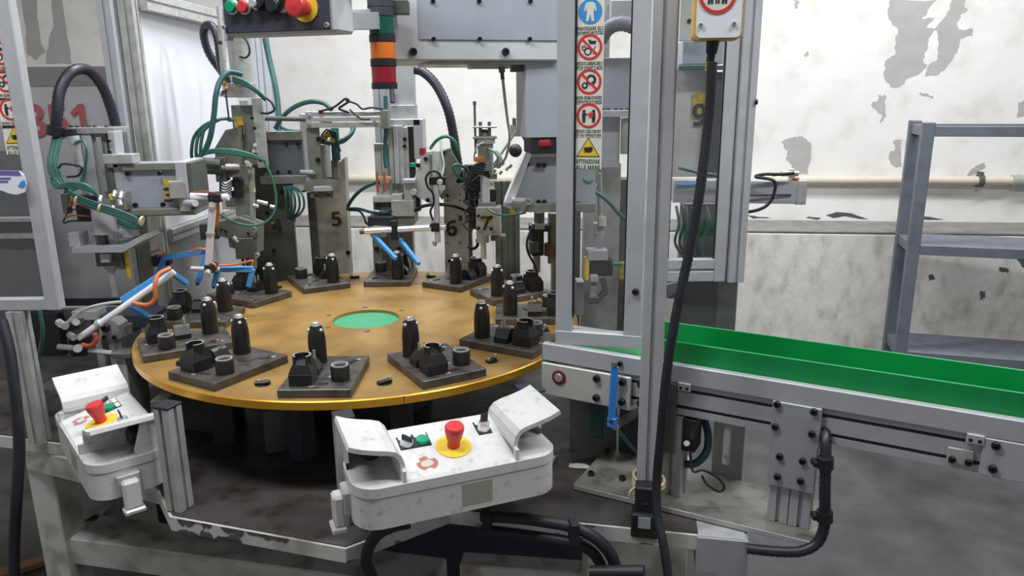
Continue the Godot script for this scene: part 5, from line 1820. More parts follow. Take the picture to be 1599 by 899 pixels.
func controls() -> void:
	two_hand("white two-hand control at the front below the gold table, with a blank grey label", Vector3(-0.128, 0.804, -1.385), 21.8, -1.0)
	two_hand("white two-hand control at the left of the machine, seen from its rounded end", Vector3(-0.985, 0.735, -1.675), -50.0, 1.0)
	# hanging control panel at the top
	var o := at(433, 51, 1.5)
	var t := thing("control_panel", "dark hanging push-button panel with a red emergency stop at the top of the photo", "control panel", o, -16)
	part("housing", Mb.new().bx(Vector3(0.003, 0.09, -0.04), Vector3(0.242, 0.184, 0.07), 0, 0.005), M.cab_white, t)
	part("front_plate", Mb.new().bx(Vector3(-0.001, 0.092, -0.002), Vector3(0.226, 0.180, 0.006), 0, 0.001), M.panel_dark, t)
	part("hinge_bar", Mb.new().bx(Vector3(-0.122, 0.02, -0.02), Vector3(0.008, 0.06, 0.02)), M.alu, t)
	for p in [[511, 39], [351, 43]]:
		var q := on_plane(p[0], p[1], t.transform, 0.001)
		bolt(t, Vector3(q.x, q.y, 0.001), Vector3.BACK, 0.0048, M.steel)
	var spec := [[361, 11, "green_button", M.green_button, 0.0115, 0.012], [380, 11, "red_button", M.red, 0.0115, 0.012], [398, 6, "key_switch", M.chrome, 0.009, 0.016], [405, 4, "black_button", M.black_plastic, 0.012, 0.014], [424, 9, "black_button", M.black_plastic, 0.013, 0.010]]
	for s in spec:
		var q := on_plane(s[0] + 3, s[1], t.transform, 0.001)
		part("bezel", Mb.new().lathe(Vector3(q.x, q.y, 0.001), [Vector2(s[4] + 0.003, 0), Vector2(s[4] + 0.003, 0.004), Vector2(s[4] + 0.001, 0.006), Vector2(s[4], 0.006)], Vector3.BACK, 24), M.chrome if s[2] != "black_button" else M.black_plastic, t)
		part(s[2], Mb.new().lathe(Vector3(q.x, q.y, 0.001), [Vector2(s[4], 0.003), Vector2(s[4], s[5] - 0.002), Vector2(s[4] - 0.002, s[5]), Vector2(0, s[5])], Vector3.BACK, 24), s[3], t)
	var q := on_plane(444, 8, t.transform, 0.001)
	part("selector_bezel", Mb.new().lathe(Vector3(q.x, q.y, 0.001), [Vector2(0.0145, 0), Vector2(0.0145, 0.005), Vector2(0.012, 0.008), Vector2(0, 0.008)], Vector3.BACK, 24), M.chrome, t)
	part("selector_knob", Mb.new().box(Transform3D(Basis(Vector3.BACK, -0.6), Vector3(q.x, q.y, 0.014)), Vector3(0.008, 0.026, 0.016), 0.002), M.black_plastic, t)
	q = on_plane(477, 12, t.transform, 0.001)
	part("warning_ring", Mb.new().lathe(Vector3(q.x, q.y, 0.001), [Vector2(0.026, 0), Vector2(0.026, 0.002), Vector2(0, 0.002)], Vector3.BACK, 36), M.yellow, t, "yellow warning disc")
	part("emergency_stop", Mb.new().lathe(Vector3(q.x, q.y, 0.001), [Vector2(0.013, 0.002), Vector2(0.013, 0.020), Vector2(0.0205, 0.026), Vector2(0.0205, 0.036), Vector2(0.017, 0.041), Vector2(0, 0.043)], Vector3.BACK, 32), M.red, t, "red emergency stop mushroom button")
	part("support_tube", Mb.new().cyl(Vector3(0.118, 0.10, -0.04), Vector3(0.19, 0.10, -0.09), 0.018), M.alu, t)
	# white and yellow box with a warning sign, top right
	var yb := at(1121, 62, 1.39)
	var y := thing("junction_box", "white box with a yellow rim and red ring sign above the thick cable", "junction box", yb, -6)
	var up := Transform3D(Basis(), Vector3(0, 0.075, -0.05))
	part("rim", Mb.new().prism(rounded(0.084, 0.150, 0.010), 0.045, up), M.yellow_rim, y, "yellow rim of the box")
	up.origin.z = -0.0055
	part("lid", Mb.new().prism(rounded(0.077, 0.143, 0.009), 0.006, up), M.panel_white, y, "white lid")
	for p in [[1094, 39], [1146, 37]]:
		var s := on_plane(p[0], p[1], y.transform, 0.0)
		bolt(y, Vector3(s.x, s.y, 0.0), Vector3.BACK, 0.004, M.steel)
	var c := on_plane(1121, -9, y.transform, 0.0005)
	part("sign_disc", Mb.new().cyl(Vector3(c.x, c.y, 0.0004), Vector3(c.x, c.y, 0.001), 0.031, -1, 36), M.sign_paper, y)
	part("sign_ring", Mb.new().lathe(Vector3(c.x, c.y, 0.0006), [Vector2(0.0325, 0), Vector2(0.0325, 0.001), Vector2(0.0265, 0.001), Vector2(0.0265, 0)], Vector3.BACK, 40), M.red_sign, y)
	var fig := Mb.new()
	for s in [-1.0, 1.0]:
		fig.cyl(Vector3(c.x + s * 0.012, c.y + 0.014, 0.001), Vector3(c.x + s * 0.012, c.y + 0.014, 0.0016), 0.004, -1, 14)
		fig.prism([Vector2(c.x + s * 0.007, c.y + 0.009), Vector2(c.x + s * 0.0165, c.y + 0.009), Vector2(c.x + s * 0.0165, c.y - 0.0155), Vector2(c.x + s * 0.013, c.y - 0.0155), Vector2(c.x + s * 0.012, c.y - 0.004), Vector2(c.x + s * 0.011, c.y - 0.0155), Vector2(c.x + s * 0.0075, c.y - 0.0155)], 0.0006, Transform3D(Basis(), Vector3(0, 0, 0.001)))
	for s in [-0.0022, 0.0022]:
		fig.bx(Vector3(c.x + s, c.y - 0.009, 0.0013), Vector3(0.0028, 0.012, 0.0006), 0, 0)
	part("pictogram", fig, M.ink, y)
	part("gland", Mb.new().cyl(Vector3(-0.004, 0.002, -0.028), Vector3(-0.006, -0.022, -0.028), 0.012, 0.010), M.black_plastic, y)
	part("gland", Mb.new().cyl(Vector3(-0.006, -0.022, -0.028), Vector3(-0.007, -0.036, -0.028), 0.0075), M.black_plastic, y)
	part("brass_collar", Mb.new().cyl(Vector3(-0.008, -0.036, -0.028), Vector3(-0.009, -0.052, -0.028), 0.0072), M.brass, y, "brass collar of the cable")
	# switch box tied to the foot of the post
	var so := at(1007, 799, 1.42)
	var sw := thing("limit_switch", "black switch box with a grey window taped to the foot of the guard post", "switch", so, -12)
	part("body", Mb.new().bx(Vector3(0.001, 0.020, -0.012), Vector3(0.046, 0.078, 0.036), 0, 0.003), M.black_plastic, sw)
	part("lower_body", Mb.new().bx(Vector3(0, -0.026, -0.006), Vector3(0.056, 0.056, 0.046), 0, 0.003), M.black_plastic, sw)
	part("window", Mb.new().bx(Vector3(0, -0.016, 0.0175), Vector3(0.026, 0.026, 0.002), 0, 0.0006), M.grey_paint, sw)
	wbolt(sw, at(1008, 788, 1.40), Vector3.BACK, 0.004)
	var tp := Mb.new()
	var pc := at(1013, 752, 1.475)
	for k in 5:
		var pts := []
		for j in 15:
			var a := TAU * j / 14
			pts.append(pc + Vector3(cos(a) * 0.033, sin(a * 1.0 + k) * 0.007 + k * 0.005 - 0.01, sin(a) * 0.031))
		tp.tube(pts, 0.0038, 2, 6)
	tp.tube([pc + Vector3(-0.03, 0, 0.02), pc + Vector3(-0.045, -0.012, 0.025), pc + Vector3(-0.04, -0.03, 0.028)], 0.003, 4, 6)
	solo("tie_wrap", tp, M.tape, "crumpled clear tape wound round the foot of the guard post above the black switch", "tape")


func cables() -> void:
	hose("conduit", [[87, 208, 2.18], [89, 178, 2.18], [94, 140, 2.2], [112, 112, 2.24], [138, 110, 2.3], [160, 135, 2.34], [176, 178, 2.36], [186, 225, 2.36], [190, 262, 2.36]], 0.0165, M.conduit, "black corrugated conduit arching over the far left press station", "", 0.007)
	hose("conduit", [[360, 128, 2.76], [343, 108, 2.76], [326, 82, 2.75], [318, 55, 2.74], [322, 40, 2.72], [332, 42, 2.70], [340, 62, 2.69], [344, 95, 2.68], [348, 118, 2.67]], 0.0145, M.conduit, "black corrugated conduit looped beside the tall cylinder left of the control panel", "", 0.007)
	hose("conduit", [[640, 108, 2.84], [660, 112, 2.82], [682, 134, 2.8], [699, 170, 2.78], [708, 210, 2.78], [714, 250, 2.78], [720, 285, 2.8]], 0.018, M.conduit, "thick black conduit curving down from the cabinet to the pillar numbered 6", "", 0.007)
	hose("conduit", [[938, 62, 2.3], [950, 44, 2.28], [970, 37, 2.27], [992, 44, 2.27], [1004, 60, 2.28]], 0.022, M.conduit_grey, "grey conduit arching behind the right guard door pane", "", 0.008)
	hose("cable", [[1112, 97, 1.40], [1110, 150, 1.40], [1104, 210, 1.40], [1094, 290, 1.39], [1079, 380, 1.385], [1062, 460, 1.38], [1047, 540, 1.375], [1038, 610, 1.375], [1032, 680, 1.38], [1026, 745, 1.385], [1026, 800, 1.37], [1036, 850, 1.34], [1044, 905, 1.32]], 0.0098, M.rubber, "thick black cable hanging from the yellow rimmed box past the conveyor", "", 0.005)
	hose("conduit", [[1286, 640, 1.45], [1289, 680, 1.36], [1289, 730, 1.335], [1288, 775, 1.33], [1288, 815, 1.33], [1278, 845, 1.33], [1252, 860, 1.33], [1215, 861, 1.34], [1165, 856, 1.36]], 0.0115, M.conduit, "black corrugated conduit running down beside the wide conveyor column", "", 0.006)
	for p in [[1289, 722], [1288, 805]]:
		var b := Mb.new()
		b.cyl(at(p[0], p[1] - 8, 1.332), at(p[0], p[1] + 8, 1.332), 0.0155)
		b.bx(at(p[0] - 12, p[1], 1.338), Vector3(0.022, 0.012, 0.02))
		solo("conduit_clip", b, M.black_plastic, "black clip holding the %s of the conduit beside the wide conveyor column" % ("upper part" if p[1] < 750 else "lower bend"), "clip")
	# black hoses slung under the front deck edge
	var hs := thing("hose_loom", "pair of black hoses clipped together under the front edge of the deck", "hose", at(840, 835, 1.36))
	hose("hose", [[752, 806, 1.43], [800, 808, 1.41], [850, 814, 1.38], [895, 823, 1.36], [930, 840, 1.35], [955, 868, 1.35], [966, 905, 1.35]], 0.0125, M.rubber, "", "", 0.0, hs)
	hose("hose", [[744, 826, 1.43], [800, 832, 1.41], [850, 839, 1.38], [895, 847, 1.36], [925, 862, 1.36], [942, 890, 1.37], [946, 915, 1.37]], 0.0115, M.rubber, "", "", 0.0, hs)
	for u in [[762, 807, 829, 1.42], [899, 822, 851, 1.35]]:
		var b := mw(hs)
		slab(b, u[0] - 7, u[1] - 2, u[0] + 7, u[2] + 2, u[3] - 0.012, 0.03, 10)
		part("clip", b, M.black_plastic, hs)
	hose("hose", [[640, 816, 1.34], [612, 822, 1.33], [588, 836, 1.32], [574, 860, 1.32], [574, 885, 1.33], [590, 915, 1.35]], 0.012, M.rubber, "black hose looping out from under the front two-hand control", "", 0.0)
	var gb := Mb.new()
	gb.cyl(at(922, 893, 1.33), at(1006, 893, 1.30), 0.013, 0.014, 20)
	solo("hose_grip", gb, M.black_plastic, "black cylindrical hose end at the bottom edge left of the white leg", "hose end")
	var cl := Mb.new()
	cl.cyl(at(87, 197, 2.175), at(86, 211, 2.175), 0.0235, -1, 20)
	cl.bx(at(104, 207, 2.18), Vector3(0.05, 0.02, 0.02))
	solo("conduit_clip", cl, M.black_plastic, "black collar clamping the left foot of the conduit over the far left station", "clip")
	# air hoses of the far left station
	var h3 := thing("air_hose_bundle", "bundle of green air hoses sagging across the far left press station", "hoses", at(150, 320, 2.12))
	for k in 5:
		hose("air_hose", [[84 + k * 3, 214, 2.17], [77 + k * 3, 245, 2.13], [78 + k * 4, 270, 2.11], [98 + k * 3, 292 + k * 2, 2.09], [125, 307 + k * 2.4, 2.08], [160, 320 + k * 2.4, 2.08], [195, 332 + k * 2.4, 2.09], [218, 344 + k * 2, 2.10], [222, 354, 2.12], [206, 352 + k, 2.14], [184, 343 + k, 2.15]], 0.0038, M.hose_green if k % 2 else M.hose_teal, "", "", 0.0, h3)
	for k in 3:
		hose("air_hose", [[80 + k * 2, 278, 2.12], [86, 290 + k, 2.1], [108, 286 + k * 3, 2.08], [132, 288 + k * 3, 2.08], [146, 298 + k, 2.09], [152, 306, 2.12]], 0.0045, M.hose_green, "", "", 0.0, h3)
	for k in 2:
		hose("air_hose", [[118, 222 + k * 2, 2.15], [130, 220, 2.13], [135, 234, 2.12], [134, 256, 2.13], [128 + k * 3, 280, 2.14], [120, 294, 2.13], [100, 300, 2.12]], 0.004, M.hose_green, "", "", 0.0, h3)
	for p in [[120, 314], [157, 326], [221, 346]]:
		var b := mw(h3)
		b.cyl(at(p[0] - 1.5, p[1] - 2, 2.082), at(p[0] + 1.5, p[1] - 1, 2.082), 0.0135, -1, 14)
		part("cable_tie", b, M.tape, h3)
	hose("wire_loop", [[92, 262, 2.1], [98, 256, 2.08], [118, 258, 2.08], [128, 262, 2.08], [122, 274, 2.09], [104, 276, 2.09]], 0.003, M.rubber, "thin black wire looped beside the green hoses of the far left station")
	# hoses of station four
	var h4 := thing("air_hose_bundle", "green air hoses looping round the station with the yellow number 4 label", "hoses", at(370, 230, 2.5))
	hose("air_hose", [[378, 116, 2.58], [358, 113, 2.56], [344, 126, 2.53], [337, 150, 2.51], [334, 180, 2.5], [328, 215, 2.49], [318, 240, 2.49]], 0.009, M.hose_teal, "", "", 0.0, h4)
	for k in 3:
		hose("air_hose", [[364, 186 + k, 2.55], [345, 186, 2.52], [322, 194 + k * 3, 2.5], [304 + k * 6, 212, 2.5], [299 + k * 7, 236, 2.5], [301 + k * 8, 254, 2.52]], 0.0055, M.hose_green if k else M.hose_teal, "", "", 0.0, h4)
	for k in 3:
		hose("air_hose", [[310, 242 + k, 2.5], [332, 234 + k * 2, 2.48], [362, 234 + k * 3, 2.48], [392, 241 + k * 2, 2.49], [414, 251, 2.52]], 0.0045, M.hose_green, "", "", 0.0, h4)
	for k in 4:
		hose("air_hose", [[364, 120 + k * 2, 2.56], [385, 128 + k * 2, 2.54], [400, 140 + k, 2.54], [414, 153 + k, 2.57]], 0.005, M.hose_teal if k % 2 else M.hose_green, "", "", 0.0, h4)
	hose("air_hose", [[412, 250, 2.52], [424, 276, 2.52], [431, 305, 2.52], [428, 332, 2.51], [412, 348, 2.5], [388, 352, 2.48], [364, 346, 2.46], [342, 334, 2.44], [338, 331, 2.44]], 0.0042, M.hose_green, "", "", 0.0, h4)
	hose("wire", [[352, 140, 2.55], [355, 165, 2.54], [358, 190, 2.53]], 0.003, M.rubber, "", "", 0.0, h4)
	hose("wire", [[372, 54, 2.61], [384, 62, 2.6], [390, 80, 2.6], [384, 90, 2.61], [374, 88, 2.62]], 0.0035, M.rubber, "", "", 0.0, h4)
	hose("wire", [[414, 152, 2.58], [424, 160, 2.57], [428, 172, 2.57], [418, 177, 2.58], [408, 176, 2.6]], 0.004, M.rubber, "", "", 0.0, h4)
	# hoses of station five
	hose("air_hose", [[414, 60, 2.98], [421, 95, 2.97], [429, 130, 2.95], [434, 165, 2.93], [436, 205, 2.9]], 0.011, M.hose_teal, "teal hose hanging beside the rear slotted post behind the station numbered 5")
	var h5 := thing("air_hose_bundle", "teal hoses arching over and under the slotted cylinder of station 5", "hoses", at(500, 180, 2.75))
	hose("air_hose", [[430, 200, 2.84], [440, 184, 2.82], [458, 168, 2.8], [482, 159, 2.78], [505, 161, 2.77], [518, 172, 2.76]], 0.0085, M.hose_teal, "", "", 0.0, h5)
	hose("air_hose", [[436, 196, 2.86], [448, 203, 2.84], [468, 205, 2.82], [484, 202, 2.82]], 0.006, M.hose_teal, "", "", 0.0, h5)
	for k in 3:
		hose("air_hose", [[500, 222 - k * 2, 2.74], [518, 224 - k, 2.76], [536, 221 - k * 2, 2.78], [550 - k, 208, 2.8], [554 - k * 2, 196, 2.82]], 0.0062, M.hose_teal, "", "", 0.0, h5)
	for k in 4:
		hose("air_hose", [[500 + k * 2, 222, 2.73], [503 + k * 4, 210, 2.72], [512 + k * 4, 202 + k, 2.72], [520 + k * 2, 214, 2.72], [526 + k, 228, 2.74], [532, 236, 2.75]], 0.003, M.hose_green if k % 2 else M.rubber, "", "", 0.0, h5)
	hose("wire", [[498, 174, 2.64], [520, 168, 2.63], [534, 158, 2.63], [540, 154, 2.63], [545, 158, 2.63], [535, 165, 2.63], [530, 170, 2.63], [545, 176, 2.63]], 0.004, M.rubber, "", "", 0.0, h5)
	hose("wire", [[540, 157, 2.63], [556, 162, 2.63], [566, 170, 2.63], [580, 168, 2.63], [598, 170, 2.64]], 0.0035, M.rubber, "", "", 0.0, h5)
	hose("wire", [[546, 171, 2.63], [556, 180, 2.625], [566, 186, 2.625], [578, 186, 2.625]], 0.003, M.rubber, "", "", 0.0, h5)
	hose("wire", [[455, 286, 2.72], [458, 294, 2.7], [468, 299, 2.69], [480, 297, 2.68]], 0.004, M.rubber, "", "", 0.0, h5)
	var hc := thing("air_hose_bundle", "green hoses strung between the pillar numbered 5 and the central column", "hoses", at(575, 320, 2.75))
	hose("air_hose", [[543, 322, 2.83], [552, 308, 2.8], [566, 295, 2.77], [584, 286, 2.74], [592, 284, 2.73]], 0.007, M.hose_teal, "", "", 0.0, hc)
	hose("air_hose", [[542, 326, 2.83], [560, 326, 2.79], [580, 331, 2.74], [600, 333, 2.68], [612, 328, 2.67]], 0.006, M.hose_teal, "", "", 0.0, hc)
	hose("wire", [[545, 328, 2.82], [560, 329, 2.78], [568, 338, 2.74], [572, 348, 2.68], [580, 352, 2.64]], 0.0045, M.rubber, "", "", 0.0, hc)
	hose("air_hose", [[602, 150, 2.72], [603, 200, 2.71], [601, 240, 2.71], [604, 262, 2.70]], 0.008, M.hose_teal, "", "", 0.0, hc)
	hose("air_hose", [[612, 140, 2.78], [613, 160, 2.76]], 0.009, M.conduit, "", "", 0.0, hc)
	# hoses of stations six and seven
	var h6 := thing("air_hose_bundle", "green and black hoses curling round the chamfered plate of station 6", "hoses", at(690, 270, 2.6))
	hose("air_hose", [[672, 232, 2.72], [682, 219, 2.7], [696, 213, 2.69], [708, 219, 2.69], [714, 232, 2.7], [718, 246, 2.72]], 0.006, M.hose_green, "", "", 0.0, h6)
	hose("air_hose", [[688, 220, 2.66], [690, 240, 2.63], [693, 258, 2.61], [690, 276, 2.58]], 0.0045, M.hose_clear, "", "", 0.0, h6)
	hose("air_hose", [[728, 262, 2.62], [714, 257, 2.6], [707, 262, 2.6], [714, 274, 2.61], [724, 283, 2.64]], 0.005, M.hose_green, "", "", 0.0, h6)
	hose("wire", [[688, 275, 2.57], [682, 268, 2.555], [672, 268, 2.55], [665, 278, 2.55], [668, 292, 2.55], [676, 302, 2.555], [677, 318, 2.56], [672, 330, 2.56], [676, 344, 2.565]], 0.004, M.rubber, "", "", 0.0, h6)
	hose("wire", [[648, 329, 2.66], [660, 322, 2.63], [684, 319, 2.6], [710, 322, 2.62], [732, 331, 2.68]], 0.006, M.rubber, "", "", 0.0, h6)
	hose("wire", [[674, 350, 2.57], [668, 354, 2.585], [640, 354, 2.6], [625, 352, 2.6]], 0.0035, M.rubber, "", "", 0.0, h6)
	hose("wire", [[732, 386, 2.8], [740, 388, 2.76], [746, 382, 2.72], [745, 374, 2.7]], 0.006, M.rubber, "", "", 0.0, h6)
	var h7 := thing("air_hose_bundle", "thin hoses hanging round the sprung spindle of station 7", "hoses", at(775, 250, 2.55))
	hose("wire", [[756, 222, 2.56], [746, 228, 2.55], [741, 240, 2.55], [741, 252, 2.56]], 0.003, M.hose_clear, "", "", 0.0, h7)
	for k in 3:
		hose("wire", [[760, 232, 2.58], [770 + k * 3, 236, 2.56], [778 + k * 3, 250, 2.55], [772 + k * 4, 262, 2.57]], 0.003, M.hose_clear if k else M.hose_green, "", "", 0.0, h7)
	for k in 5:
		hose("cable", [[764, 260 + k * 4, 2.6], [750 - k * 2, 254 + k * 4, 2.57], [738 - k * 2, 262 + k * 7, 2.56], [732 - k, 276 + k * 9, 2.6]], 0.0042, M.rubber, "", "", 0.0, h7)
	hose("air_hose", [[760, 325, 2.55], [775, 334, 2.52], [795, 336, 2.46], [820, 332, 2.36]], 0.004, M.hose_green, "", "", 0.0, h7)
	hose("cable", [[785, 122, 1.96], [788, 150, 2.05], [793, 190, 2.2], [796, 215, 2.34], [790, 245, 2.5], [780, 258, 2.58]], 0.0042, M.hose_clear, "thin grey cable dropping from the sensor plate under the pale cabinet")
	hose("cable", [[815, 208, 2.1], [822, 222, 2.08], [832, 228, 2.05]], 0.004, M.rubber, "short black cable bent beside the motor with the red cap")
	# cable of the air cylinder on the right
	hose("cable", [[1240, 270, 2.44], [1220, 272, 2.44], [1195, 272, 2.44], [1180, 276, 2.44], [1208, 282, 2.42], [1209, 300, 2.42], [1200, 318, 2.42], [1182, 328, 2.42], [1150, 333, 2.43]], 0.0055, M.rubber, "black cable looped over the end of the aluminium air cylinder")
	hose("air_hose", [[1060, 262, 2.46], [1085, 268, 2.44], [1110, 272, 2.44], [1150, 277, 2.44]], 0.005, M.hose_teal, "green hose lying behind the right guard panel above the air cylinder")
	# under the conveyor
	hose("cable", [[1078, 705, 1.47], [1082, 735, 1.46], [1098, 734, 1.45], [1120, 745, 1.45], [1131, 760, 1.45], [1122, 767, 1.45], [1104, 756, 1.45], [1096, 742, 1.46]], 0.0028, M.rubber, "thin black cable curled between the two conveyor columns")
	hose("air_hose", [[1070, 725, 1.53], [1088, 722, 1.52], [1103, 705, 1.52], [1106, 680, 1.53], [1100, 655, 1.55]], 0.009, M.hose_teal, "teal hose bent up behind the valve under the conveyor")
	hose("air_hose", [[966, 672, 1.6], [980, 690, 1.6], [994, 706, 1.6], [1002, 720, 1.62]], 0.004, M.hose_green, "thin green hose under the conveyor left of the guard post")
	# at the left edge
	hose("hose", [[2, 500, 1.7], [14, 545, 1.68], [22, 600, 1.66], [27, 650, 1.65], [30, 700, 1.64], [26, 780, 1.62], [22, 860, 1.62], [24, 960, 1.6]], 0.013, M.rubber, "thick black hose hanging at the left edge in front of the white deck")
	hose("air_hose", [[62, 484, 1.92], [67, 520, 1.93], [62, 550, 1.94], [58, 578, 1.95], [66, 612, 1.96]], 0.005, M.hose_green, "thin green hose hanging behind the left guard rail")


func shelf() -> void:
	var t := thing("metal_rack", "grey painted steel rack with three shelves standing against the back wall on the right", "rack", Vector3(1.688, 0, -3.12), -17)
	# x runs to the right along the front, z towards the viewer
	var D := 0.30
	var W := 1.05
	for x in [0.0, W]:
		for z in [-0.02, -D + 0.02]:
			part("upright", Mb.new().bx(Vector3(x + 0.022, 0.737, z), Vector3(0.047, 1.474, 0.042), 0, 0.003), M.shelf_grey, t)
	for y in [1.459, 0.966, 0.492]:
		if y < 1.4:
			part("shelf_board", Mb.new().bx(Vector3(W / 2 + 0.022, y - 0.004, -D / 2), Vector3(W + 0.01, 0.006, D - 0.05), 0, 0), M.shelf_grey, t)
		var h := 0.042
		part("front_rail", Mb.new().bx(Vector3(W / 2 + 0.022, y - h / 2, -0.016), Vector3(W - 0.046, h, 0.03), 0, 0.002), M.shelf_grey, t)
		part("back_rail", Mb.new().bx(Vector3(W / 2 + 0.022, y - h / 2, -D + 0.016), Vector3(W - 0.046, h, 0.03), 0, 0.002), M.shelf_grey, t)
		for x in [0.0, W]:
			part("side_rail", Mb.new().bx(Vector3(x + 0.022, y - h / 2, -D / 2), Vector3(0.03, h, D - 0.082), 0, 0.002), M.shelf_grey, t)


# a blue fork-shaped light sensor: a beam with two legs
func fork(label: String, a: Array, b: Array, la: Array, lb: Array, w: float) -> Node3D:
	var pa := at(a[0], a[1], a[2])
	var pb := at(b[0], b[1], b[2])
	var t := thing("fork_sensor", label, "sensor", (pa + pb) / 2, 0, "blue fork sensors")
	var m := mw(t)
	m.bar(pa, pb, w * 1.2, w)
	part("beam", m, M.blue, t)
	for l in [[pa, la], [pb, lb]]:
		var e := at(l[1][0], l[1][1], l[1][2])
		m = mw(t)
		m.bar(l[0], e, w * 0.85, w * 0.85)
		var leg := part("leg", m, M.blue, t)
		m = mw(t)
		m.cyl(e, e + (e - l[0]).normalized() * 0.008, w * 0.3)
		part("lens", m, M.black_plastic, leg)
	return t


func small_things() -> void:
	fork("blue fork sensor with a sloping beam left of the bright vertical rod", [257, 402, 2.28], [325, 391, 2.24], [243, 440, 2.28], [309, 441, 2.24], 0.017)
	var f2 := fork("small blue fork sensor with a level beam over the back left fixture", [340, 420, 2.22], [395, 420, 2.22], [334, 446, 2.22], [388, 447, 2.22], 0.016)
	hose("cable", [[342, 414, 2.2], [360, 414, 2.2], [380, 410, 2.2], [394, 407, 2.2], [393, 414, 2.2]], 0.0034, M.orange, "", "", 0.0, f2)
	# the bright rods that carry the forks
	var a := thing("sensor_stand", "bright steel rods with black clamps that carry the blue fork sensors", "sensor arm", at(332, 308, 2.15))
	rod(a, "rod", 298, 306, 2.16, 357, 308, 2.16, 0.0095, M.rod_white)
	rod(a, "rod", 333, 308, 2.15, 325, 416, 2.2, 0.0105, M.rod_white)
	rod(a, "collar", 331.5, 322, 2.155, 331, 326, 2.155, 0.013, M.steel)
	rod(a, "collar", 328.5, 363, 2.175, 328.2, 367, 2.175, 0.013, M.steel)
	sb(a, "clamp", 323, 301, 343, 317, 2.14, 0.04, M.black_plastic, 0, 0.006)
	sb(a, "clamp", 318, 412, 334, 427, 2.185, 0.04, M.black_plastic, 0, 0.006)
	rod(a, "pin", 299, 419, 2.2, 320, 420, 2.2, 0.008, M.chrome)
	rod(a, "pin", 325, 424, 2.185, 323, 429, 2.17, 0.010, M.chrome)
	rod(a, "pin", 334, 421, 2.2, 342, 421, 2.21, 0.006, M.steel)
	hose("cable", [[302, 300, 2.15], [320, 299, 2.14], [336, 301, 2.14]], 0.0025, M.copper, "", "", 0.0, a)
	hose("cable", [[340, 312, 2.16], [341, 325, 2.17], [339, 345, 2.18], [336, 352, 2.19]], 0.005, M.orange, "", "", 0.0, a)
	hose("cable", [[330, 410, 2.19], [336, 414, 2.19], [338, 420, 2.2]], 0.004, M.orange, "", "", 0.0, a)
	hose("cable", [[322, 390, 2.23], [310, 388, 2.22], [298, 394, 2.22]], 0.003, M.orange, "", "", 0.0, a)
	hose("cable", [[234, 396, 2.26], [248, 390, 2.24], [258, 396, 2.25], [246, 400, 2.26]], 0.003, M.orange, "", "", 0.0, a)
	sb(a, "cable_clamp", 236, 400, 264, 416, 2.29, 0.04, M.black_plastic, 10, 0.004)
	# long arm with the blue sensor bar
	var l := thing("sensor_stand", "long white rod with a blue sensor bar and orange cable leaning over the left rim", "sensor arm", at(120, 535, 1.98))
	rod(l, "rod", 122, 528, 1.96, 272, 424, 2.04, 0.0085, M.rod_white)
	rod(l, "collar", 152, 506, 1.975, 157, 503, 1.975, 0.0115, M.chrome)
	var b := mw(l)
	b.bar(at(191, 470, 2.01), at(268, 420, 2.06), 0.012, 0.022, Vector3.UP)
	part("blue_bar", b, M.blue, l)
	b = mw(l)
	b.bar(at(266, 424, 2.06), at(292, 442, 2.12), 0.014, 0.014)
	part("blue_leg", b, M.blue, l)
	b = mw(l)
	b.bar(at(207, 478, 2.03), at(234, 496, 2.1), 0.014, 0.014)
	part("blue_leg", b, M.blue, l)
	hose("cable", [[266, 419, 2.03], [248, 428, 2.0], [242, 445, 1.98], [242, 466, 1.98], [230, 476, 1.98], [208, 473, 1.99]], 0.0062, M.orange, "", "", 0.0, l)
	hose("cable", [[148, 520, 1.95], [150, 532, 1.95], [140, 540, 1.95], [128, 538, 1.95]], 0.007, M.copper, "", "", 0.0, l)
	hose("cable", [[190, 471, 2.0], [165, 474, 1.98], [140, 480, 1.96], [120, 490, 1.95], [104, 505, 1.94]], 0.0045, M.hose_clear, "", "", 0.0, l)
	sb(l, "clamp", 104, 526, 132, 558, 1.96, 0.05, M.black_plastic, 0, 0.008)
	sb(l, "clamp", 100, 504, 126, 516, 1.95, 0.05, M.black_plastic, 15, 0.006)
	rod(l, "pin", 91, 541, 1.94, 114, 543, 1.94, 0.008, M.chrome)
	rod(l, "pin", 123, 543, 1.945, 121, 544, 1.92, 0.011, M.chrome)
	rod(l, "pin", 108, 522, 1.95, 116, 527, 1.94, 0.009, M.alu)
	rod(l, "pin", 92, 503, 1.93, 96, 506, 1.92, 0.010, M.chrome)
	rod(l, "pin", 99, 507, 1.93, 102, 509, 1.92, 0.010, M.chrome)
	rod(l, "pin", 116, 502, 1.95, 119, 503, 1.92, 0.009, M.chrome)
	rod(l, "pin", 140, 547, 1.96, 176, 551, 1.95, 0.007, M.chrome)
	# clamp bracket standing by the left rim
	var c := thing("bracket_stand", "pale aluminium bracket on two legs at the left rim of the table", "bracket", at(170, 650, 2.08) * Vector3(1, 0, 1) + Vector3(0, 0.70, 0))
	shape(c, "bracket_head", [[155, 529], [155, 510], [162, 500], [176, 500], [186, 508], [186, 529]], 2.04, 0.05, M.alu_dull)
	wbolt(c, at(166, 511, 2.035), Vector3.BACK, 0.012)
	for u in [163, 179]:
		wbolt(c, at(u, 526, 2.035), Vector3.BACK, 0.006)
	for u in [[156, 166], [176, 185]]:
		sb(c, "bracket_leg", u[0], 529, u[1], 640, 2.05, 0.04, M.alu_dull)
	b = mw(c)
	b.bar(at(186, 518, 2.06), at(240, 492, 2.3), 0.03, 0.03)
	part("rear_bar", b, M.steel_green, c)
	sb(c, "dark_block", 142, 492, 240, 512, 2.12, 0.10, M.panel_dark)
	sb(c, "dark_block", 112, 486, 150, 500, 2.10, 0.06, M.alu_dull)
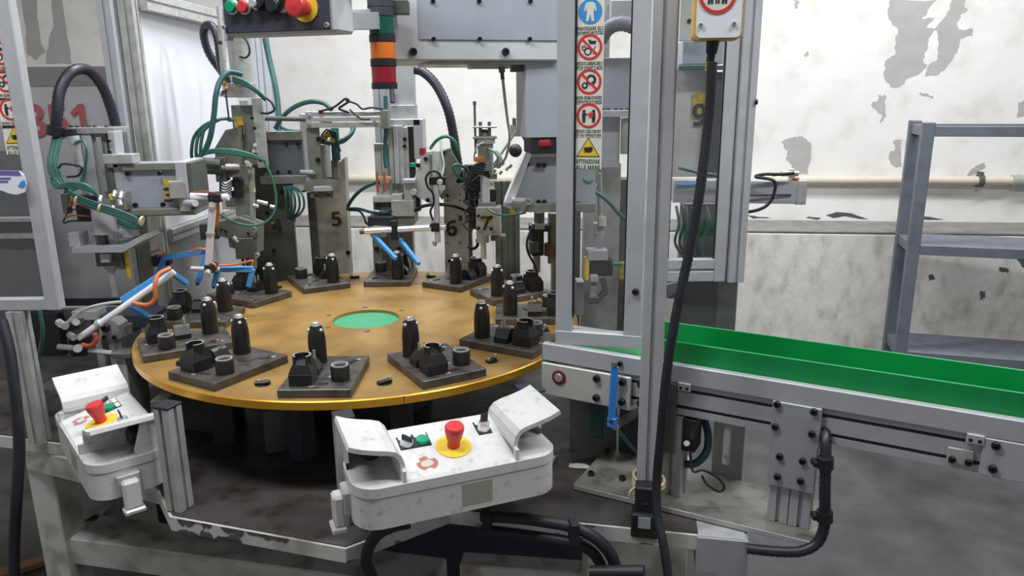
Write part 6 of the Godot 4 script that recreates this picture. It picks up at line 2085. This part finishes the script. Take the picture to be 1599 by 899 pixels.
	sb(c, "post", 190, 556, 206, 700, 1.93, 0.05, M.alu_dull)
	sb(c, "post", 206, 560, 222, 690, 1.98, 0.05, M.steel_green)
	sb(c, "post_cap", 172, 552, 204, 560, 1.92, 0.05, M.steel_dark)
	sb(c, "foot_block", 236, 626, 262, 660, 1.95, 0.06, M.alu_dull)
	# sensor with two blue diagonal legs at the back
	var d := thing("fork_sensor", "pair of blue diagonal sensor legs hanging from the bright cross rod at the back", "sensor", at(620, 372, 2.58), 0, "blue fork sensors")
	for p in [[585, 369, 618, 404], [624, 373, 654, 412]]:
		b = mw(d)
		b.bar(at(p[0], p[1], 2.6), at(p[2], p[3], 2.5), 0.013, 0.013)
		part("leg", b, M.blue, d)
	sb(d, "holder", 578, 362, 604, 370, 2.60, 0.02, M.steel)
	# blue strip on the conveyor
	var o := thing("sensor_strip", "bright blue strip with a small eye hanging on the conveyor rail left of the post", "sensor", at(959, 568, 1.545), -29)
	b = mw(o)
	b.bar(at(960, 572, 1.55), at(955, 656, 1.55), 0.016, 0.010, Vector3.BACK)
	part("strip", b, M.blue_bright, o)
	b = mw(o)
	slab(b, 947, 653, 962, 668, 1.545, 0.014, -29)
	var ho := part("sensor_head", b, M.blue_bright, o)
	b = mw(o)
	slab(b, 951, 656, 957, 660, 1.542, 0.003, -29)
	part("eye", b, M.black_plastic, ho)
	b = mw(o)
	b.cyl(at(960, 566, 1.552), at(959, 573, 1.55), 0.007)
	part("rod_top", b, M.steel_dark, o)
	# white packet on the left pane
	var wp := thing("packet", "white crumpled film packet with a purple band and blue spot hung on the left guard", "packet", at(15, 283, 1.83))
	shape(wp, "film", [[-14, 266], [30, 267], [36, 273], [40, 288], [38, 300], [26, 304], [14, 302], [4, 298], [-14, 293]], 1.83, 0.006, M.film)
	shape(wp, "purple_band", [[-14, 266], [29, 267], [32, 273], [-14, 272]], 1.828, 0.002, M.purple)
	shape(wp, "blue_spot", [[28, 290], [33, 283], [38, 281], [40, 289], [34, 293]], 1.828, 0.002, M.blue_sign)
	for k in 2:
		shape(wp, "print_line", [[-10, 277 + k * 5], [16 - k * 4, 277 + k * 5], [16 - k * 4, 279 + k * 5], [-10, 279 + k * 5]], 1.828, 0.002, M.purple)
	# plate hung low at the right
	var gp := thing("cover_box", "small plain grey box hanging under the deck at the right of the white leg", "box", at(1126, 850, 1.37))
	sb(gp, "box", 1088, 842, 1166, 897, 1.37, 0.08, M.grey_plate, -10)
	sb(gp, "box_lid", 1090, 838, 1164, 846, 1.375, 0.07, M.alu_dull, -10)
	# scraps
	var q := at(36, 885, 1.0)
	var k := (0.012 - EYE.y) / (q.y - EYE.y)
	b = Mb.new()
	b.box(Transform3D(Basis(Vector3.UP, deg_to_rad(38)), EYE + (q - EYE) * k), Vector3(0.22, 0.022, 0.05), 0.003)
	solo("wood_offcut", b, M.wood, "short brown wooden offcut lying on the floor at the lower left corner", "wood")
	q = at(908, 729, 1.0)
	k = (0.7015 - EYE.y) / (q.y - EYE.y)
	b = Mb.new()
	b.prism(ragged([Vector2(-0.03, -0.012), Vector2(0.03, -0.006), Vector2(0.034, 0.012), Vector2(-0.012, 0.016), Vector2(-0.03, 0.008)], 0.004, 3), 0.001, Transform3D(Basis(Vector3.UP, -0.35) * Basis(Vector3.RIGHT, Vector3.FORWARD, Vector3.UP), EYE + (q - EYE) * k))
	solo("paper_scrap", b, M.sign_paper, "torn pale paper scrap on the dirty deck left of the conveyor drive", "paper")
